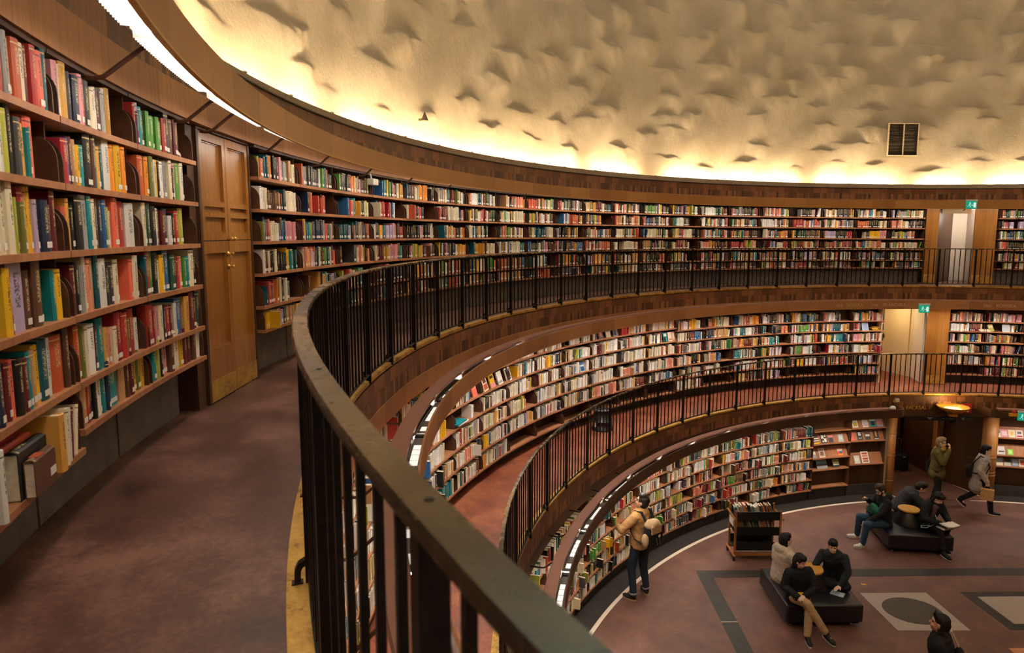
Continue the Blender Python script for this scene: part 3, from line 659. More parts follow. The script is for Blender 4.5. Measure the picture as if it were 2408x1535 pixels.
for ri, line in enumerate(NEARROWS.strip().split('\n')):
    z = ZS2[ri]; items = []
    for tok in line.split():
        a, b, c = tok.split(','); items.append((float(a), float(b), c))
    n = 0; hp = .215
    seq = [i for i in items if i[2] not in ('BR', 'LIE')]
    for a, b, c in reversed(items):
        th = (a+b)/2; wd = (a-b)*R_(1)*S2
        if c == 'BR': continue
        if c == 'LIE':
            n += 1
            near_book(0, .03, 'tan', .20, S2+.06, th+.1, ZS2[0]+.02, .16, lean=-1.15, lab='brown book lying askew at the cupboard end of the top shelf', group='books on the near shelves'); continue
        if c == 'LEANBR': c = 'brown'
        n += 1; k = [i for i, s in enumerate(seq) if s[0] == a][0]
        if rb.random() < .55: hp = rb.uniform(.185, .25)
        h = min(max(hp+rb.uniform(-.012, .012), .17), .25 if ri else .245)
        if wd > .075: h = rb.uniform(.225, .25)
        nb = cn((seq[k-1] if k > 0 else seq[k+1])[2].replace('LEANBR', 'brown'))
        s = SIZE(wd, h); s = ' '.join(s.split()[:1])+' ' if s.strip() else ''
        lab = '%s%s book beside a %s one, %s from the cupboard, %s shelf' % (s, cn(c), nb, ORD[n], SHN[ri])
        lean = .09 if c == 'white' and ri == 5 and n < 3 else rb.choice((0, 0, 0, 0, .012, -.012, .03))
        near_book(0, wd*.975, c, h, S2+.018+rb.uniform(-.006, .014), th, z, rb.uniform(.16, .20), lean, lab, 'books on the near shelves', rb.random() < .55)
# the lower left shelf of the near bay: books pushed askew, covers showing
zl = 5.45
def odd(th, t, col, h, d, off, lean, lab, yaw=0):
    o = near_book(0, t, col, h, S2+off, th, zl, d, lean, lab, 'books on the near shelves', False); o.rotation_euler[2] += R_(yaw); return o
def spine_up(th, off, t, h, d, col, lab):
    # resting on the fore edge, spine upwards, cover to the aisle
    o = near_book(0, t, col, h, S2, th, zl, d, 0, lab, 'books on the near shelves', False)
    er = pol(1, th); mw = Matrix((er, Vector((0, 0, -1)), er.cross(Vector((0, 0, -1))))).transposed().to_4x4(); mw.translation = pol(S2+off+t/2, th, zl+.004+d); o.matrix_world = mw; return o
o = spine_up(-104.83, -.035, .034, .19, .135, 'brown', 'brown leather book resting spine up at the front of the lowest near shelf')
m = MB(); m.box((-.0175, .085, .03), (.001, .03, .05)); m.build('barcode_label', 'label_white', o)
m = MB(); m.box((0, -.0015, .12), (.03, .004, .06)); m.build('spine_band', 'book_rust', o)
spine_up(-104.98, .002, .045, .245, .175, 'black', 'large dark book resting spine up behind the brown leather one')
for q_, (c_, nm_) in enumerate((('coral', 'coral red volume resting spine up, first behind the large dark book'), ('red', 'red volume resting spine up, second behind the large dark book'), ('rust', 'rust volume resting spine up, third behind the large dark book'), ('coral', 'coral volume resting spine up, fourth behind the large dark book'), ('crimson', 'crimson volume resting spine up at the back of the lowest near shelf'))):
    spine_up(-104.98-.02*q_, .050+.034*q_, .030, .22, .185+.004*q_, c_, nm_)
ODD = [(-102.93, .03, 'white', .24, .19, -.02, 0, 'white book with teal edge standing alone at the end of the lowest near shelf'),
 (-105.35, .05, 'amber', .225, .2, -.03, 0, 'amber book with a printed label cover jutting from the lowest near shelf'),
 (-105.68, .028, 'cream', .23, .19, -.02, .05, 'cream book directly behind the jutting amber one'),
 (-105.92, .024, 'white', .22, .19, -.01, .08, 'white book second behind the jutting amber one'),
 (-106.14, .022, 'maroon', .21, .18, 0, .14, 'slim maroon book third behind the jutting amber one'),
 (-106.35, .022, 'cream', .21, .18, 0, .2, 'slim cream book leaning at the end of the lowest near shelf')]
for a in ODD: odd(*a)
ob = [o for o in COL.objects if o.get('label', '').startswith('amber book with a printed label')][0]
m = MB(); m.box((.0255, .10, .115), (.001, .11, .14)); m.build('printed_label', 'label_white', ob)
m = MB()
for q in range(9): m.box((.0262, .125-q*.005, .085), (.0006, .0025, .05))
m.build('barcode', 'black_plastic', ob)
# every other shelf: rows laid out book by book
class Mass:
    def __init__(s): s.v = []; s.f = []; s.mi = []; s.uv = []
    def book(s, R, th, z, t, h, d, col, lean, sticker):
        c, sn = math.cos(R_(th)), math.sin(R_(th)); X = (sn, -c); Y = (c, sn); b = len(s.v); cl, sl = math.cos(lean), math.sin(lean)
        def P(x, y, zz):
            x, zz = x*cl+zz*sl, -x*sl+zz*cl
            if lean > 0: zz += t/2*sl
            elif lean < 0: zz -= t/2*sl
            return (R*c+X[0]*x+Y[0]*y, R*sn+X[1]*x+Y[1]*y, z+zz)
        x = t/2
        s.v += [P(-x, 0, 0), P(x, 0, 0), P(x, 0, h), P(-x, 0, h), P(-x, d, 0), P(x, d, 0), P(x, d, h), P(-x, d, h)]
        ci = CK.index(col); NO = [(-1, -1)]*4
        for f, m_, u in (((0, 1, 2, 3), ci, [(0, 0), (1, 0), (1, 1), (0, 1)]), ((1, 5, 6, 2), ci, NO), ((4, 0, 3, 7), ci, NO), ((3, 2, 6, 7), len(CK), NO)):
            s.f.append(tuple(i+b for i in f)); s.mi.append(m_); s.uv += u
        if sticker:
            b = len(s.v); x *= .7; s.v += [P(-x, -.0015, .018), P(x, -.0015, .018), P(x, -.0015, .045), P(-x, -.0015, .045)]
            s.f.append((b, b+1, b+2, b+3)); s.mi.append(len(CK)+1); s.uv += NO
MASS = Mass()
LIMIT = 305
EXC = {(1, 0): [(-163.4, -167.3), (-181.0, -183.3)], (1, 1): [(-141.2, -149.5), (-174.7, -177.0), (-205.8, -208.7), (-221.7, -225.2)], (1, 2): [(-136.6, -141.2), (-160.4, -161.7)]}
def fill(tier, a, b, R, z, hmax, pal, r, individual=None, row=0):
    pos = a-.32; k = 180/math.pi/R; n = 0; pulled = .07 if tier == 0 else .015
    end = b+.30
    if r.random() < (.12 if tier else .3): end += r.uniform(.5, 1.6)
    if r.random() < .1: pos -= r.uniform(.3, 1.2)
    gapped = r.random() < .06
    prev = None; hp = .2; run = 0; col = None
    while True:
        t = min(max(r.gauss(.038, .012), .016), .075) if tier == 2 else min(max(r.gauss(.031, .010), .013), .06)
        for xa, xb in EXC.get((tier, row), ()):
            if pos-t*k < xa and pos > xb: pos = xb
        if pos-t*k < end: break
        if gapped and r.random() < .12: pos -= r.uniform(.6, 1.8); gapped = False; continue
        if run <= 0:
            col = r.choice(PAL[pal]); run = r.randint(3, 8) if r.random() < .09 else 1
            if run > 1 or r.random() < .6: hp = r.uniform(.165, hmax-.01)
        run -= 1
        h = min(hp+r.uniform(-.014, .014), hmax); off = .015+r.uniform(-.008, .016); d = r.uniform(.13, .18)
        if r.random() < pulled: off = -r.uniform(.03, .09)
        lean = r.choice((0, 0, 0, 0, 0, .02, -.02, .05)) if r.random() > .02 else .22
        w_ = t*.96+(h*math.sin(abs(lean)) if abs(lean) > .1 else 0)
        if pos-w_*k < end: break
        th = pos-w_*k/2
        if abs(lean) > .1: th = pos-(h*math.sin(lean)*1.0+t/2)*k*.9 if lean > 0 else th
        n += 1
        if individual is not None:
            s = SIZE(t, h).split(); lab = '%s%s book beside a %s one, %s past the cupboard, %s shelf' % (s[0]+' ' if s else '', cn(col), cn(prev or 'cream') if prev else 'bare bracket', ORD[n], SHN[individual])
            if not prev: lab = lab.replace(' a bare bracket one', ' the cupboard')
            near_book(0, t*.96, col, h, R+off, th, z, d, 0, lab, 'books on the near shelves', r.random() < .7)
        else: MASS.book(R+off, th, z+.004, t*.96, h, d, col, lean, r.random() < (.8 if tier == 2 else .35))
        prev = col; pos -= w_*k+.0006*k
ra = random.Random(99)
SKIPROW = {}
for bi, (tier, a, b, zs, R, pal) in enumerate(BAYS):
    if tier == 2 and a > -116:
        if b > -102.6:
            for i, z in enumerate(zs): fill(tier, a, b, R, z, .24, 'dark', ra)
        elif a > -102.6:
            for i, z in enumerate(zs[:5]): fill(tier, a, -103.7, R, z, .24, 'dark', ra)
        continue
    first = tier == 2 and abs(a+121.47) < .01
    for i, z in enumerate(zs):
        up = (zs[i-1]-.03 if i else {2: 7.10, 1: 4.53, 0: 1.97}[tier])
        hmax = min(.245, up-z-.025)
        if tier == 1 and i == 5 and ra.random() < .45: continue
        if tier == 0 and i == 5 and ra.random() < .1: continue
        if (tier, round(a, 2), i) in SKIPROW: continue
        fill(tier, a, b, R, z, hmax, pal, ra, i if first and BOOKN[0] < LIMIT else None, i)
link('shelved_books', MASS.v, MASS.f, None, None, MASS.uv, False, MASS.mi, ['book_'+k for k in CK]+['paper', 'label_white'])
tag(COL.objects['shelved_books'], 'the thousands of smaller books filling the far shelves of all three tiers', 'book', 'books on the far shelves', 'stuff')
# ================================================================== the panelled cupboard
def cupboard():
    R = 12.05; th = -119.08; top = T(wall_empty('door_1', R, th, Z2), label='tall double door of panelled oak between the near bookcases', cat='door')
    W = .464; zs = 1.20
    def leaf(x0, x1, z0, z1, panels):
        m = MB(); cxm = (x0+x1)/2; zc = sorted(panels); st = .055
        m.box((cxm, .028, (z0+z1)/2), (x1-x0, .016, z1-z0))               # recessed field
        for xa, xb in ((x0, x0+st), (x1-st, x1)): m.box(((xa+xb)/2, .01, (z0+z1)/2), (xb-xa, .03, z1-z0))
        zz = [z0]+[q for p in zc for q in p]+[z1]
        for a, b in zip(zz[::2], zz[1::2]):
            if b-a > .002: m.box((cxm, .01, (a+b)/2), (x1-x0-2*st, .03, b-a))
        for a, b in zc:                                                       # bead round each panel
            for q in (a+.006, b-.006): m.box((cxm, .016, q), (x1-x0-2*st, .012, .008))
        return m.build('leaf', 'oak_door', top, boxuv=True)
    up = [(1.495, 1.925), (1.415, 1.455), (1.262, 1.378)]; lo = [(.40, 1.11)]
    for a, b in ((-W, -.003), (.003, W)):
        leaf(a, b, zs+.006, 1.985, up); leaf(a, b, .006, zs, lo)
        m = MB(); m.box(((a+b)/2, -.008, .085), (b-a-.004, .004, .155)); m.build('kick_plate', 'brass_edge', top)
    for x, z in ((-.03, 1.215), (.035, 1.215)):
        m = MB(); m.lathe([(.0, -.045), (.014, -.043), (.018, -.034), (.012, -.022), (.007, -.016), (.007, 0)], n=12); o = m.build('knob', 'gold_paint', top, True); o.location = (x, -.005, z); o.rotation_euler = (R_(-90), 0, 0)
    for z in (1.10, 1.0):
        m = MB(); m.lathe([(.012, 0), (.02, .002), (.02, .006), (.006, .012), (.006, .03), (.013, .036), (.011, .046), (0, .05)], n=12); o = m.build('ring_pull', 'gold_paint', top, True); o.location = (-.035, -.005, z); o.rotation_euler = (R_(90), 0, 0)
    m = MB()
    for s in (-1, 1): m.box((s*.485, .12, .995), (.035, .26, 1.99))
    m.box((0, .12, 2.0), (1.0, .26, .012)); m.build('door_frame', 'oak_dark', top, boxuv=True)
    m = MB(); m.box((-.58, .13, 1.0), (.12, .24, 2.0)); m.build('door_side', 'oak_dark', top, boxuv=True)
cupboard()
# ================================================================== doorways
def seg_wall(name, a, b, z0, z1, mat, th_=.05, parent=None, uvb=True):
    a = Vector(a[:2]); b = Vector(b[:2]); d = b-a; m = MB(); m.box((0, 0, (z1-z0)/2), (d.length, th_, z1-z0)); o = m.build(name, mat, parent, boxuv=uvb)
    o.location = ((a.x+b.x)/2, (a.y+b.y)/2, z0); o.rotation_euler = (0, 0, math.atan2(d.y, d.x)); return o
# top gallery doorway
D2 = 7.12
T(seg_wall('wall_passage_top', pol(12.1, 142.6), pol(13.42, 138.4), Z2, D2, 'oak_dark'))
T(seg_wall('wall_passage_top_end', pol(13.45, 143.5), pol(13.45, 136.5), Z2, D2, 'white_wall'))
T(seg_wall('wall_passage_top_side', pol(12.2, 136.2), pol(13.5, 136.6), Z2, D2, 'white_wall'))
T(seg_wall('trim_40', pol(12.35, 142.6), pol(12.35, 138.3), 6.98, D2, 'cream_wall', .06))
T(ring('ceiling_passage_top', [(12.0, D2), (13.6, D2)], 135, 145, 'ceiling_white', 1))
def leaf2(name, R, a, b, z, h, label, plate=True):
    o = T(wall_empty(name, R, (a+b)/2, z), label=label, cat='door'); w = (a-b)*R_(1)*R
    m = MB(); m.box((0, 0, h/2), (w, .04, h-.01)); m.build('leaf', 'oak_door', o, boxuv=True)
    if plate: m = MB(); m.box((0, -.0225, .13), (w-.02, .003, .22)); m.build('kick_plate', 'brass_edge', o)
    return o
dl = leaf2('door_2', 12.0, 144.3, 142.75, Z2, 2.0, 'narrow open oak door leaf with brass rings on the far top gallery')
for z in (1.16, 1.06, .96):
    m = MB(); m.lathe([(.012, 0), (.02, .002), (.018, .02), (.0, .03)], n=10); k = m.build('ring_pull', 'gold_paint', dl, True); k.location = (-.13, -.02, z); k.rotation_euler = (R_(90), 0, 0)
dl = leaf2('door_3', 12.0, 138.45, 135.9, Z2, 2.0, 'wide oak door leaf with brass foot plate beside the pale top gallery opening')
m = MB(); m.lathe([(.02, 0), (.02, .02), (.0, .03)], n=10); k = m.build('knob', 'gold_paint', dl, True); k.location = (.21, -.02, 1.1); k.rotation_euler = (R_(90), 0, 0)
def bulb(name, loc, watts, col, label, size=.06):
    e = tag(empty(name, loc), label, 'lamp'); m = MB(); m.ell((0, 0, 0), (size, size, size*.6)); m.build('globe', emit('lamp_glow_'+name+str(round(loc[0], 1)), col+(1,), 3), e, True)
    m = MB(); m.lathe([(.05, .03), (.05, .09)], n=12); m.build('lamp_base', 'white_metal', e)
    l = bpy.data.lights.new(name, 'POINT'); l.energy = watts; l.color = col; l.shadow_soft_size = .12; lo = bpy.data.objects.new(name+'_light', l); COL.objects.link(lo); lo.location = (0, 0, -.1); lo.parent = e
bulb('unseen_ceiling_lamp', pol(12.6, 137.0, 7.02), 26, (1, .9, .78), 'unseen globe lamp added to light the far top gallery doorway')  # hidden lamp, added so the pale passage wall looks lit
# middle gallery doorway
zt = Z2-.5
A = pol(11.9, 145.05); B = pol(12.72, 146.4); dAB = (B-A).normalized()
T(seg_wall('wall_passage_middle', A, A+dAB*2.6, Z1, zt, 'cream_wall'))
T(seg_wall('wall_passage_middle_side', A, pol(11.2, 145.5), Z1, zt, 'white_wall'))
T(seg_wall('wall_passage_middle_left', pol(11.2, 151.2), pol(13.4, 151.2), Z1, zt, 'cream_wall'))
T(seg_wall('wall_passage_middle_end', pol(13.3, 151.4), pol(13.3, 144), Z1, zt, 'cream_wall'))
c = A+dAB*.62; d4 = T(empty('door_4', (c.x, c.y, Z1), math.atan2(dAB.y, dAB.x)), label='plain cream door with dark lock inside the middle gallery opening', cat='door')
n_ = Vector((-dAB.y, dAB.x)); sgn = 1 if (n_.x*-c.x+n_.y*-c.y) > 0 else -1
m = MB(); m.box((0, sgn*.035, .98), (.92, .03, 1.96)); m.build('leaf', 'cream_wall', d4)
m = MB(); m.box((.36, sgn*.06, 1.0), (.05, .03, .12)); m.tube([(.36, sgn*.07, 1.02), (.36, sgn*.11, 1.02), (.26, sgn*.11, 1.02)], .01, 8); m.build('door_handle', 'black_iron', d4)
m = MB()
for x in (-.49, .49): m.box((x, sgn*.03, 1.0), (.05, .05, 2.0))
m.box((0, sgn*.03, 2.0), (1.03, .05, .05)); m.build('door_frame', 'cream_wall', d4)
leaf2('door_5', 11.02, 145.75, 142.85, Z1, 1.98, 'oak door leaf with brass foot plate beside the cream middle gallery doorway')
bulb('unseen_ceiling_lamp', pol(12.0, 148.6, 4.5), 26, (1, .78, .42), 'small globe lamp on the ceiling inside the cream middle gallery doorway')
# ground floor portal
zp = Z1-.5
m = MB(); m.prism([pol(9.66, 152.2)[:2], pol(9.66, 139.3)[:2], pol(11.2, 142.4)[:2], pol(13.3, 143)[:2], pol(13.3, 152.4)[:2]][::-1], 0, .006); T(m.build('floor_passage', 'lino_ground'))
T(seg_wall('wall_portal_right', pol(9.95, 139.4), pol(11.0, 142.3), 0, zp, 'oak_dark', .08))
T(seg_wall('wall_portal_right_inner', pol(11.0, 142.3), pol(13.3, 144.0), 0, zp, 'oak_dark', .08))
T(seg_wall('wall_portal_end', pol(12.9, 154), pol(12.9, 142), 0, zp, 'oak_dark', .08))
T(seg_wall('wall_portal_left', pol(10.1, 153.2), pol(12.8, 152.6), 0, zp, 'cream_wall', .08))
m = MB()
for z in (.5, .62, .86, 1.2, 1.32):
    a, b = pol(10.0, 139.5, z), pol(10.98, 142.2, z); nrm = Vector((-(b-a).y, (b-a).x, 0)).normalized(); sg = 1 if nrm.dot(pol(1, 147)-pol(1, 141)) > 0 else -1
    m.tube([a+nrm*sg*.045, b+nrm*sg*.045], 1, flat=(.02, .02))
T(m.build('trim_41', 'oak_dark'))
T(quadstrip('trim_42', pol(10.97, 142.15), pol(9.68, 139.5), .035, 'white_line', .010)); T(quadstrip('trim_43', pol(9.95, 152.5), pol(9.60, 152.4), .035, 'white_line', .010)); T(quadstrip('trim_44', pol(12.2, 148.0), pol(11.6, 146.4), .03, 'white_line', .010))
def column(nm, R, th, r, h, lab):
    e = tag(empty(nm, pol(R, th, 0)), lab, 'column'); m = MB()
    m.lathe([(r, .0), (r, h)], n=24); m.build('shaft', 'oak_post', e, True)
    m = MB()
    for z in (.42, 1.04, 1.12, 1.6): m.lathe([(r, z-.012), (r+.008, z-.006), (r+.008, z+.006), (r, z+.012)], n=24, close=False)
    m.build('collar', 'oak_post', e)
wood('oak_post', '8a5726', 'b07a3e', .4, .4, .6, False)
column('wooden_column', 9.9, 153.15, .09, 2.0, 'slim round wooden column beside the magazine display at the doorway')
# right jamb: broad rounded timber
e = tag(empty('rounded_jamb', pol(10.03, 139.05, 0)), 'broad rounded timber jamb on the right flank of the dark ground floor doorway', 'door jamb')
m = MB(); m.lathe([(.17, 0), (.17, 2.0)], n=28); m.build('shaft', 'oak_post', e, True)
m = MB()
for z in (.55, .63, 1.0, 1.08): m.lathe([(.17, z-.01), (.178, z), (.17, z+.01)], n=28, close=False)
m.build('moulding', 'oak_post', e)
e = tag(empty('doorway_post', pol(11.02, 143.4, 0)), 'reddish timber post standing on an orange block inside the dark doorway', 'post')
m = MB(); m.box((0, 0, 1.2), (.11, .11, 1.72)); m.build('post', 'oak_frieze', e, boxuv=True); m = MB(); m.box((0, 0, .17), (.15, .15, .34), bev=.01); m.build('base_block', 'oak_obj', e)
e = tag(empty('passage_door', pol(12.4, 148.6, 0), R_(148.6-90)), 'dark panelled double door deep inside the ground floor passage', 'door')
for s in (-1, 1):
    m = MB(); m.box((s*.42, -.03, .95), (.8, .04, 1.9)); 
    for z in (.5, 1.35): m.box((s*.42, -.055, z), (.56, .02, .6 if z > 1 else .66))
    m.build('leaf', 'oak_dark', e, boxuv=True)
m = MB(); m.tube([(-.06, -.06, .9), (-.06, -.10, .92), (-.06, -.10, 1.1), (-.06, -.06, 1.12)], .012); m.build('door_handle', 'gold_paint', e)
# lettering and signs over the portal
sg = tag(empty('facksal_sign', (0, 0, 0)), 'gilt letters reading FACKSAL 3 on the frieze over the ground floor doorway', 'sign')
text('FACKSAL 3', .125, 'gilt_bright', 9.914, 149.55, 2.215, sg, 'lettering', .004)
e = tag(wall_empty('direction_sign', 9.90, 146.4, 1.955), 'long black direction sign with small white words across the doorway head', 'sign')
m = MB(); m.box((0, 0, 0), (1.66, .05, .09)); m.build('sign_box', 'black_plastic', e)
text('Facksal 3', .04, 'label_white', 9.872, 150.1, 1.965, e); text('Litteratur 1\nMusik', .028, 'label_white', 9.872, 147.9, 1.965, e); text('Barn', .03, 'label_white', 9.872, 146.0, 1.965, e); text('Hiss\nWC', .034, 'label_white', 9.872, 143.3, 1.965, e)
bulb('passage_fill_lamp', pol(11.6, 147.8, 1.95), 14, (1, .7, .4), 'unseen globe lamp added to brighten the passage behind the dark doorway')  # extra warm lamp put in to lift the dark passage
e = tag(wall_empty('fire_sign', 9.895, 142.9, 2.22), 'square red sign with a white extinguisher symbol behind the glowing bowl lamp', 'sign')
m = MB(); m.box((0, 0, 0), (.25, .02, .23), bev=.008); m.build('sign_plate', 'sign_red', e) if plain('sign_red', 'b3262b', .4, 0, .5, 0) else 0
m = MB(); m.box((.03, -.013, -.03), (.05, .004, .12)); m.box((.03, -.013, .045), (.025, .004, .04)); m.box((.005, -.013, .06), (.06, .004, .012)); m.build('symbol', 'label_white', e)
plain('sign_green', '0f9a80', .4, 0, .5, 0); MATS['sign_green'].node_tree.nodes['Principled BSDF'].inputs['Emission Color'].default_value = hexc('12b094'); MATS['sign_green'].node_tree.nodes['Principled BSDF'].inputs['Emission Strength'].default_value = .55
emit('sign_white', (.8, .95, .92, 1), .7)
def exit_sign(R, th, z, lab):
    e = tag(wall_empty('exit_sign', R, th, z), lab, 'sign', 'green emergency exit signs')
    m = MB(); m.box((0, 0, 0), (.25, .05, .19), bev=.006); m.build('sign_box', 'sign_green', e)
    m = MB(); m.box((0, 0, .115), (.27, .07, .035)); m.build('housing', 'white_metal', e)
    m = MB(); y = -.028                                                   # running figure, arrow and doorway
    m.ell((-.045, y, .05), (.013, .003, .013)); m.tube([(-.045, y, .035), (-.055, y, -.01)], 1, flat=(.02, .004)); m.tube([(-.055, y, -.01), (-.03, y, -.035), (-.035, y, -.065)], 1, flat=(.012, .004)); m.tube([(-.055, y, -.01), (-.08, y, -.035), (-.10, y, -.035)], 1, flat=(.012, .004)); m.tube([(-.045, y, .03), (-.02, y, .01)], 1, flat=(.009, .004)); m.tube([(-.047, y, .03), (-.075, y, .012)], 1, flat=(.009, .004))
    m.box((.07, y, -.005), (.055, .004, .12)); m.box((.012, y, -.012), (.035, .004, .014)); m.build('pictogram', 'sign_white', e)
exit_sign(11.44, 140.25, 7.175, 'green exit sign on the top canopy above the far pale doorway')
exit_sign(10.46, 147.95, 4.585, 'green exit sign on the middle canopy above the cream doorway')
exit_sign(9.28, 137.1, 2.22, 'green exit sign on the short canopy right of the dark doorway')
# canopy accessories near the portal
e = tag(empty('warning_beacon', pol(9.33, 138.3, 2.25)), 'red dome beacon on a yellow base fixed to the short canopy', 'beacon')
plain('sign_yellow', 'd9a52e', .4, 0, .5, 0)
m = MB(); m.box((0, 0, 0), (.12, .22, .07), rz=R_(138.3)); m.build('base', 'sign_yellow', e); m = MB(); m.lathe([(.05, .035), (.05, .07), (.03, .10), (0, .11)], n=14); m.build('dome', 'sign_red', e, True)
e = tag(empty('dome_camera', pol(9.43, 155.3, 2.34)), 'small white dome camera on the rounded end of the long ground canopy', 'camera')
m = MB(); m.lathe([(.06, -.005), (.062, .03), (.045, .06), (0, .075)], n=16); m.build('dome', 'white_metal', e, True)
e = tag(empty('junction_box', pol(9.88, 152.9, 2.42), R_(60)), 'small cream box with a yellow tab on the frieze over the column', 'box')
m = MB(); m.box((0, 0, 0), (.09, .07, .08)); m.build('box', 'cream_wall', e); m = MB(); m.box((-.08, -.02, -.02), (.05, .01, .05), ry=.5); m.build('tab', 'sign_yellow', e)
# bowl lamp
e = tag(empty('bowl_lamp', pol(9.60, 145.75, 2.03)), 'glowing amber saucer-shaped bowl lamp with a squat neck in front of the frieze', 'lamp')
plain('bowl_amber', 'c8913a', .35, .3, .5, .05)
m = MB(); m.lathe([(.06, .14), (.20, .18), (.31, .25), (.36, .305), (.348, .315), (.29, .275), (.19, .205), (.05, .175)], n=40, close=False); m.build('bowl', 'bowl_amber', e, True)
m = MB(); m.lathe([(.0, .235), (.20, .245), (.18, .26), (0, .27)], n=28); m.build('diffuser', emit('bowl_glow', (1, .68, .25, 1), 1.6), e, True)
m = MB(); m.lathe([(.10, .07), (.115, .075), (.115, .14), (.09, .15)], n=20); m.build('neck', 'gold_paint', e, True)
m = MB(); m.lathe([(.02, -.12), (.09, -.08), (.12, -.02), (.11, .03), (.06, .07)], n=20, close=False); m.tube([(0, 0, 0), pol(.27, 145.75, .0)], .018, 8); m.build('wall_bracket', 'black_iron', e, True)
l = bpy.data.lights.new('bowl_light', 'POINT'); l.energy = 16; l.color = (1, .66, .28); l.shadow_soft_size = .15; lo = bpy.data.objects.new('bowl_light', l); COL.objects.link(lo); lo.parent = e; lo.location = (0, 0, .42)
# security camera, drum grille, shadow cone, suitcase, stool
e = tag(wall_empty('security_camera', 11.98, -134.75, 7.01), 'white security camera looking out of the gap on the top shelf row', 'camera')
m = MB(); m.box((-.01, -.03, 0), (.14, .09, .08), bev=.012); m.build('body', 'white_metal', e); m = MB(); m.tube([(.065, -.05, 0), (.085, -.055, 0)], .03, 14); m.build('lens', 'black_plastic', e); m = MB(); m.tube([(-.02, -.02, .03), (-.02, .0, .10)], .012, 8); m.build('arm', 'white_metal', e)
e = tag(wall_empty('vent_grille', 12.42, 146.9, 8.94), 'dark square ventilation grille with two louvred halves in the plaster drum', 'vent grille')
plain('louvre_brown', '4a4032', .5, .2, .4, 0)
m = MB(); m.box((0, .03, 0), (.80, .03, .84)); m.build('backing', 'void', e)
m = MB()
for x in (-.19, .2): 
    for q in range(22): m.box((x, -.0, -.385+q*.0365), (.36, .03, .012), rx=.6)
m.build('louvres', 'louvre_brown', e)
m = MB()
for x in (-.40, 0.005, .40): m.box((x, -.01, 0), (.022, .05, .84))
for z in (-.42, .42): m.box((0, -.01, z), (.82, .05, .022))
m.build('frame', 'cream_wall', e)
e = tag(wall_empty('bracket_shadow', 12.44, -145.45, 8.13), 'dark cone shaped as the shadow of a small bracket above the cornice', 'shadow shape')
m = MB(); m.lathe([(.06, 0), (.055, .01), (.03, .07), (.0, .15)], (0, -.05, 0), 12); m.build('cone', 'louvre_brown', e); m = MB(); m.box((0, .0, .02), (.05, .10, .03)); m.build('arm', 'louvre_brown', e)  # cone models the upward shadow of a small bracket as a dark solid
a = Vector((-9.742, 6.202, 0)); b = Vector((-9.501, 6.588, 0)); e = tag(empty('suitcase', (a+b)/2, math.atan2((b-a).y, (b-a).x)), 'black wheeled suitcase with raised pale handle standing in the doorway passage', 'suitcase')
m = MB(); m.box((0, .12, .27), (.44, .24, .42), bev=.03); m.build('shell', 'black_plastic', e, True)
m = MB(); m.tube([(-.10, .2, .46), (-.12, .2, .86), (-.11, .2, .88), (.07, .2, .88), (.08, .2, .86), (.06, .2, .46)], .011, 8); m.build('handle', 'chrome', e, True)
for x in (-.17, .17):
    for y in (.04, .2): m = MB(); m.tube([(x-.012, y, .03), (x+.012, y, .03)], .03, 12); m.build('wheel', 'black_iron', e, True)
m = MB(); m.box((.08, -.003, .42), (.06, .006, .02)); m.build('badge', 'white_metal', e)
e = tag(empty('step_stool', pol(10.78, -161.75, Z1+.003)), 'round black kick stool on the orange middle gallery floor by the railing', 'stool')
m = MB(); m.lathe([(.215, .0), (.215, .05), (.19, .06), (.185, .17), (.2, .175)], n=28, close=False); m.build('base', 'black_plastic', e, True)
m = MB(); m.lathe([(0, .175), (.2, .175), (.2, .2), (.165, .21), (.15, .38), (.16, .40), (0, .40)], n=28); m.build('step', 'black_plastic', e, True)
for z, r in ((.186, .203), (.398, .162)):
    m = MB(); m.lathe([(r-.012, z), (r, z-.004), (r, z+.012), (r-.012, z+.014)], n=28, close=False); m.build('rubber_rim', 'grey_metal', e, True)
m = MB(); m.box((.02, -.19, .12), (.04, .006, .09)); m.build('sticker', 'label_white', e)
# ================================================================== books shown cover-out and magazines
def flatm(c):
    k = 'print_'+c
    if k not in MATS: plain(k, COLS.get(c, c), .45, 0, .4, .05, 40)
    return k
def faceout(name, R, th, z, w_, h, cov, marks, lab, cat, grp, lean=-.2, t=.02, tilt=0):
    o = None; m = MB(); m.box((0, t/2, h/2), (w_, t, h)); o = m.build(name, flatm(cov)); o.location = pol(R, th, z+.006); o.rotation_euler = (lean, tilt, R_(th-90)); tag(o, lab, cat, grp)
    if t > .012: m = MB(); m.box((.001, t/2, h/2), (w_-.001, t*.7, h+.001)); m.build('page_block', 'paper', o)
    for x0, x1, z0, z1, c in marks: m = MB(); m.box(((x0+x1-1)*w_/2, -.0008, (z0+z1)*h/2), ((x1-x0)*w_, .001, (z1-z0)*h)); m.build('cover_print', flatm(c), o)
    return o
G = 'books shown cover-out on the middle gallery'
F = lambda th, row, cov, marks, lab, w_=.15, h=.21, left=True, tilt=0, lean=-.28: faceout('book', S1+.02, th, (ZS1L if left else ZS1R)[row], w_, h, cov, marks, lab, 'book', G, lean, .022, tilt)
F(-142.0, 1, 'coral', [(.1, .9, .55, .8, 'salmon')], 'coral red book propped cover-out, nearest the railing bend on the middle gallery')
F(-144.0, 1, 'cream', [(.1, .9, .1, .5, 'rust'), (.2, .8, .6, .9, 'maroon')], 'cream and rust book propped cover-out beside the coral one', tilt=-.1)
F(-145.25, 1, 'yellow', [(0, 1, 0, .35, 'pink'), (.15, .85, .7, .9, 'black')], 'yellow and pink book propped cover-out on the middle gallery', tilt=-.08)
F(-146.6, 1, 'white', [(.1, .9, .1, .3, 'grey')], 'plain white book propped cover-out beside the yellow and pink one', tilt=-.1)
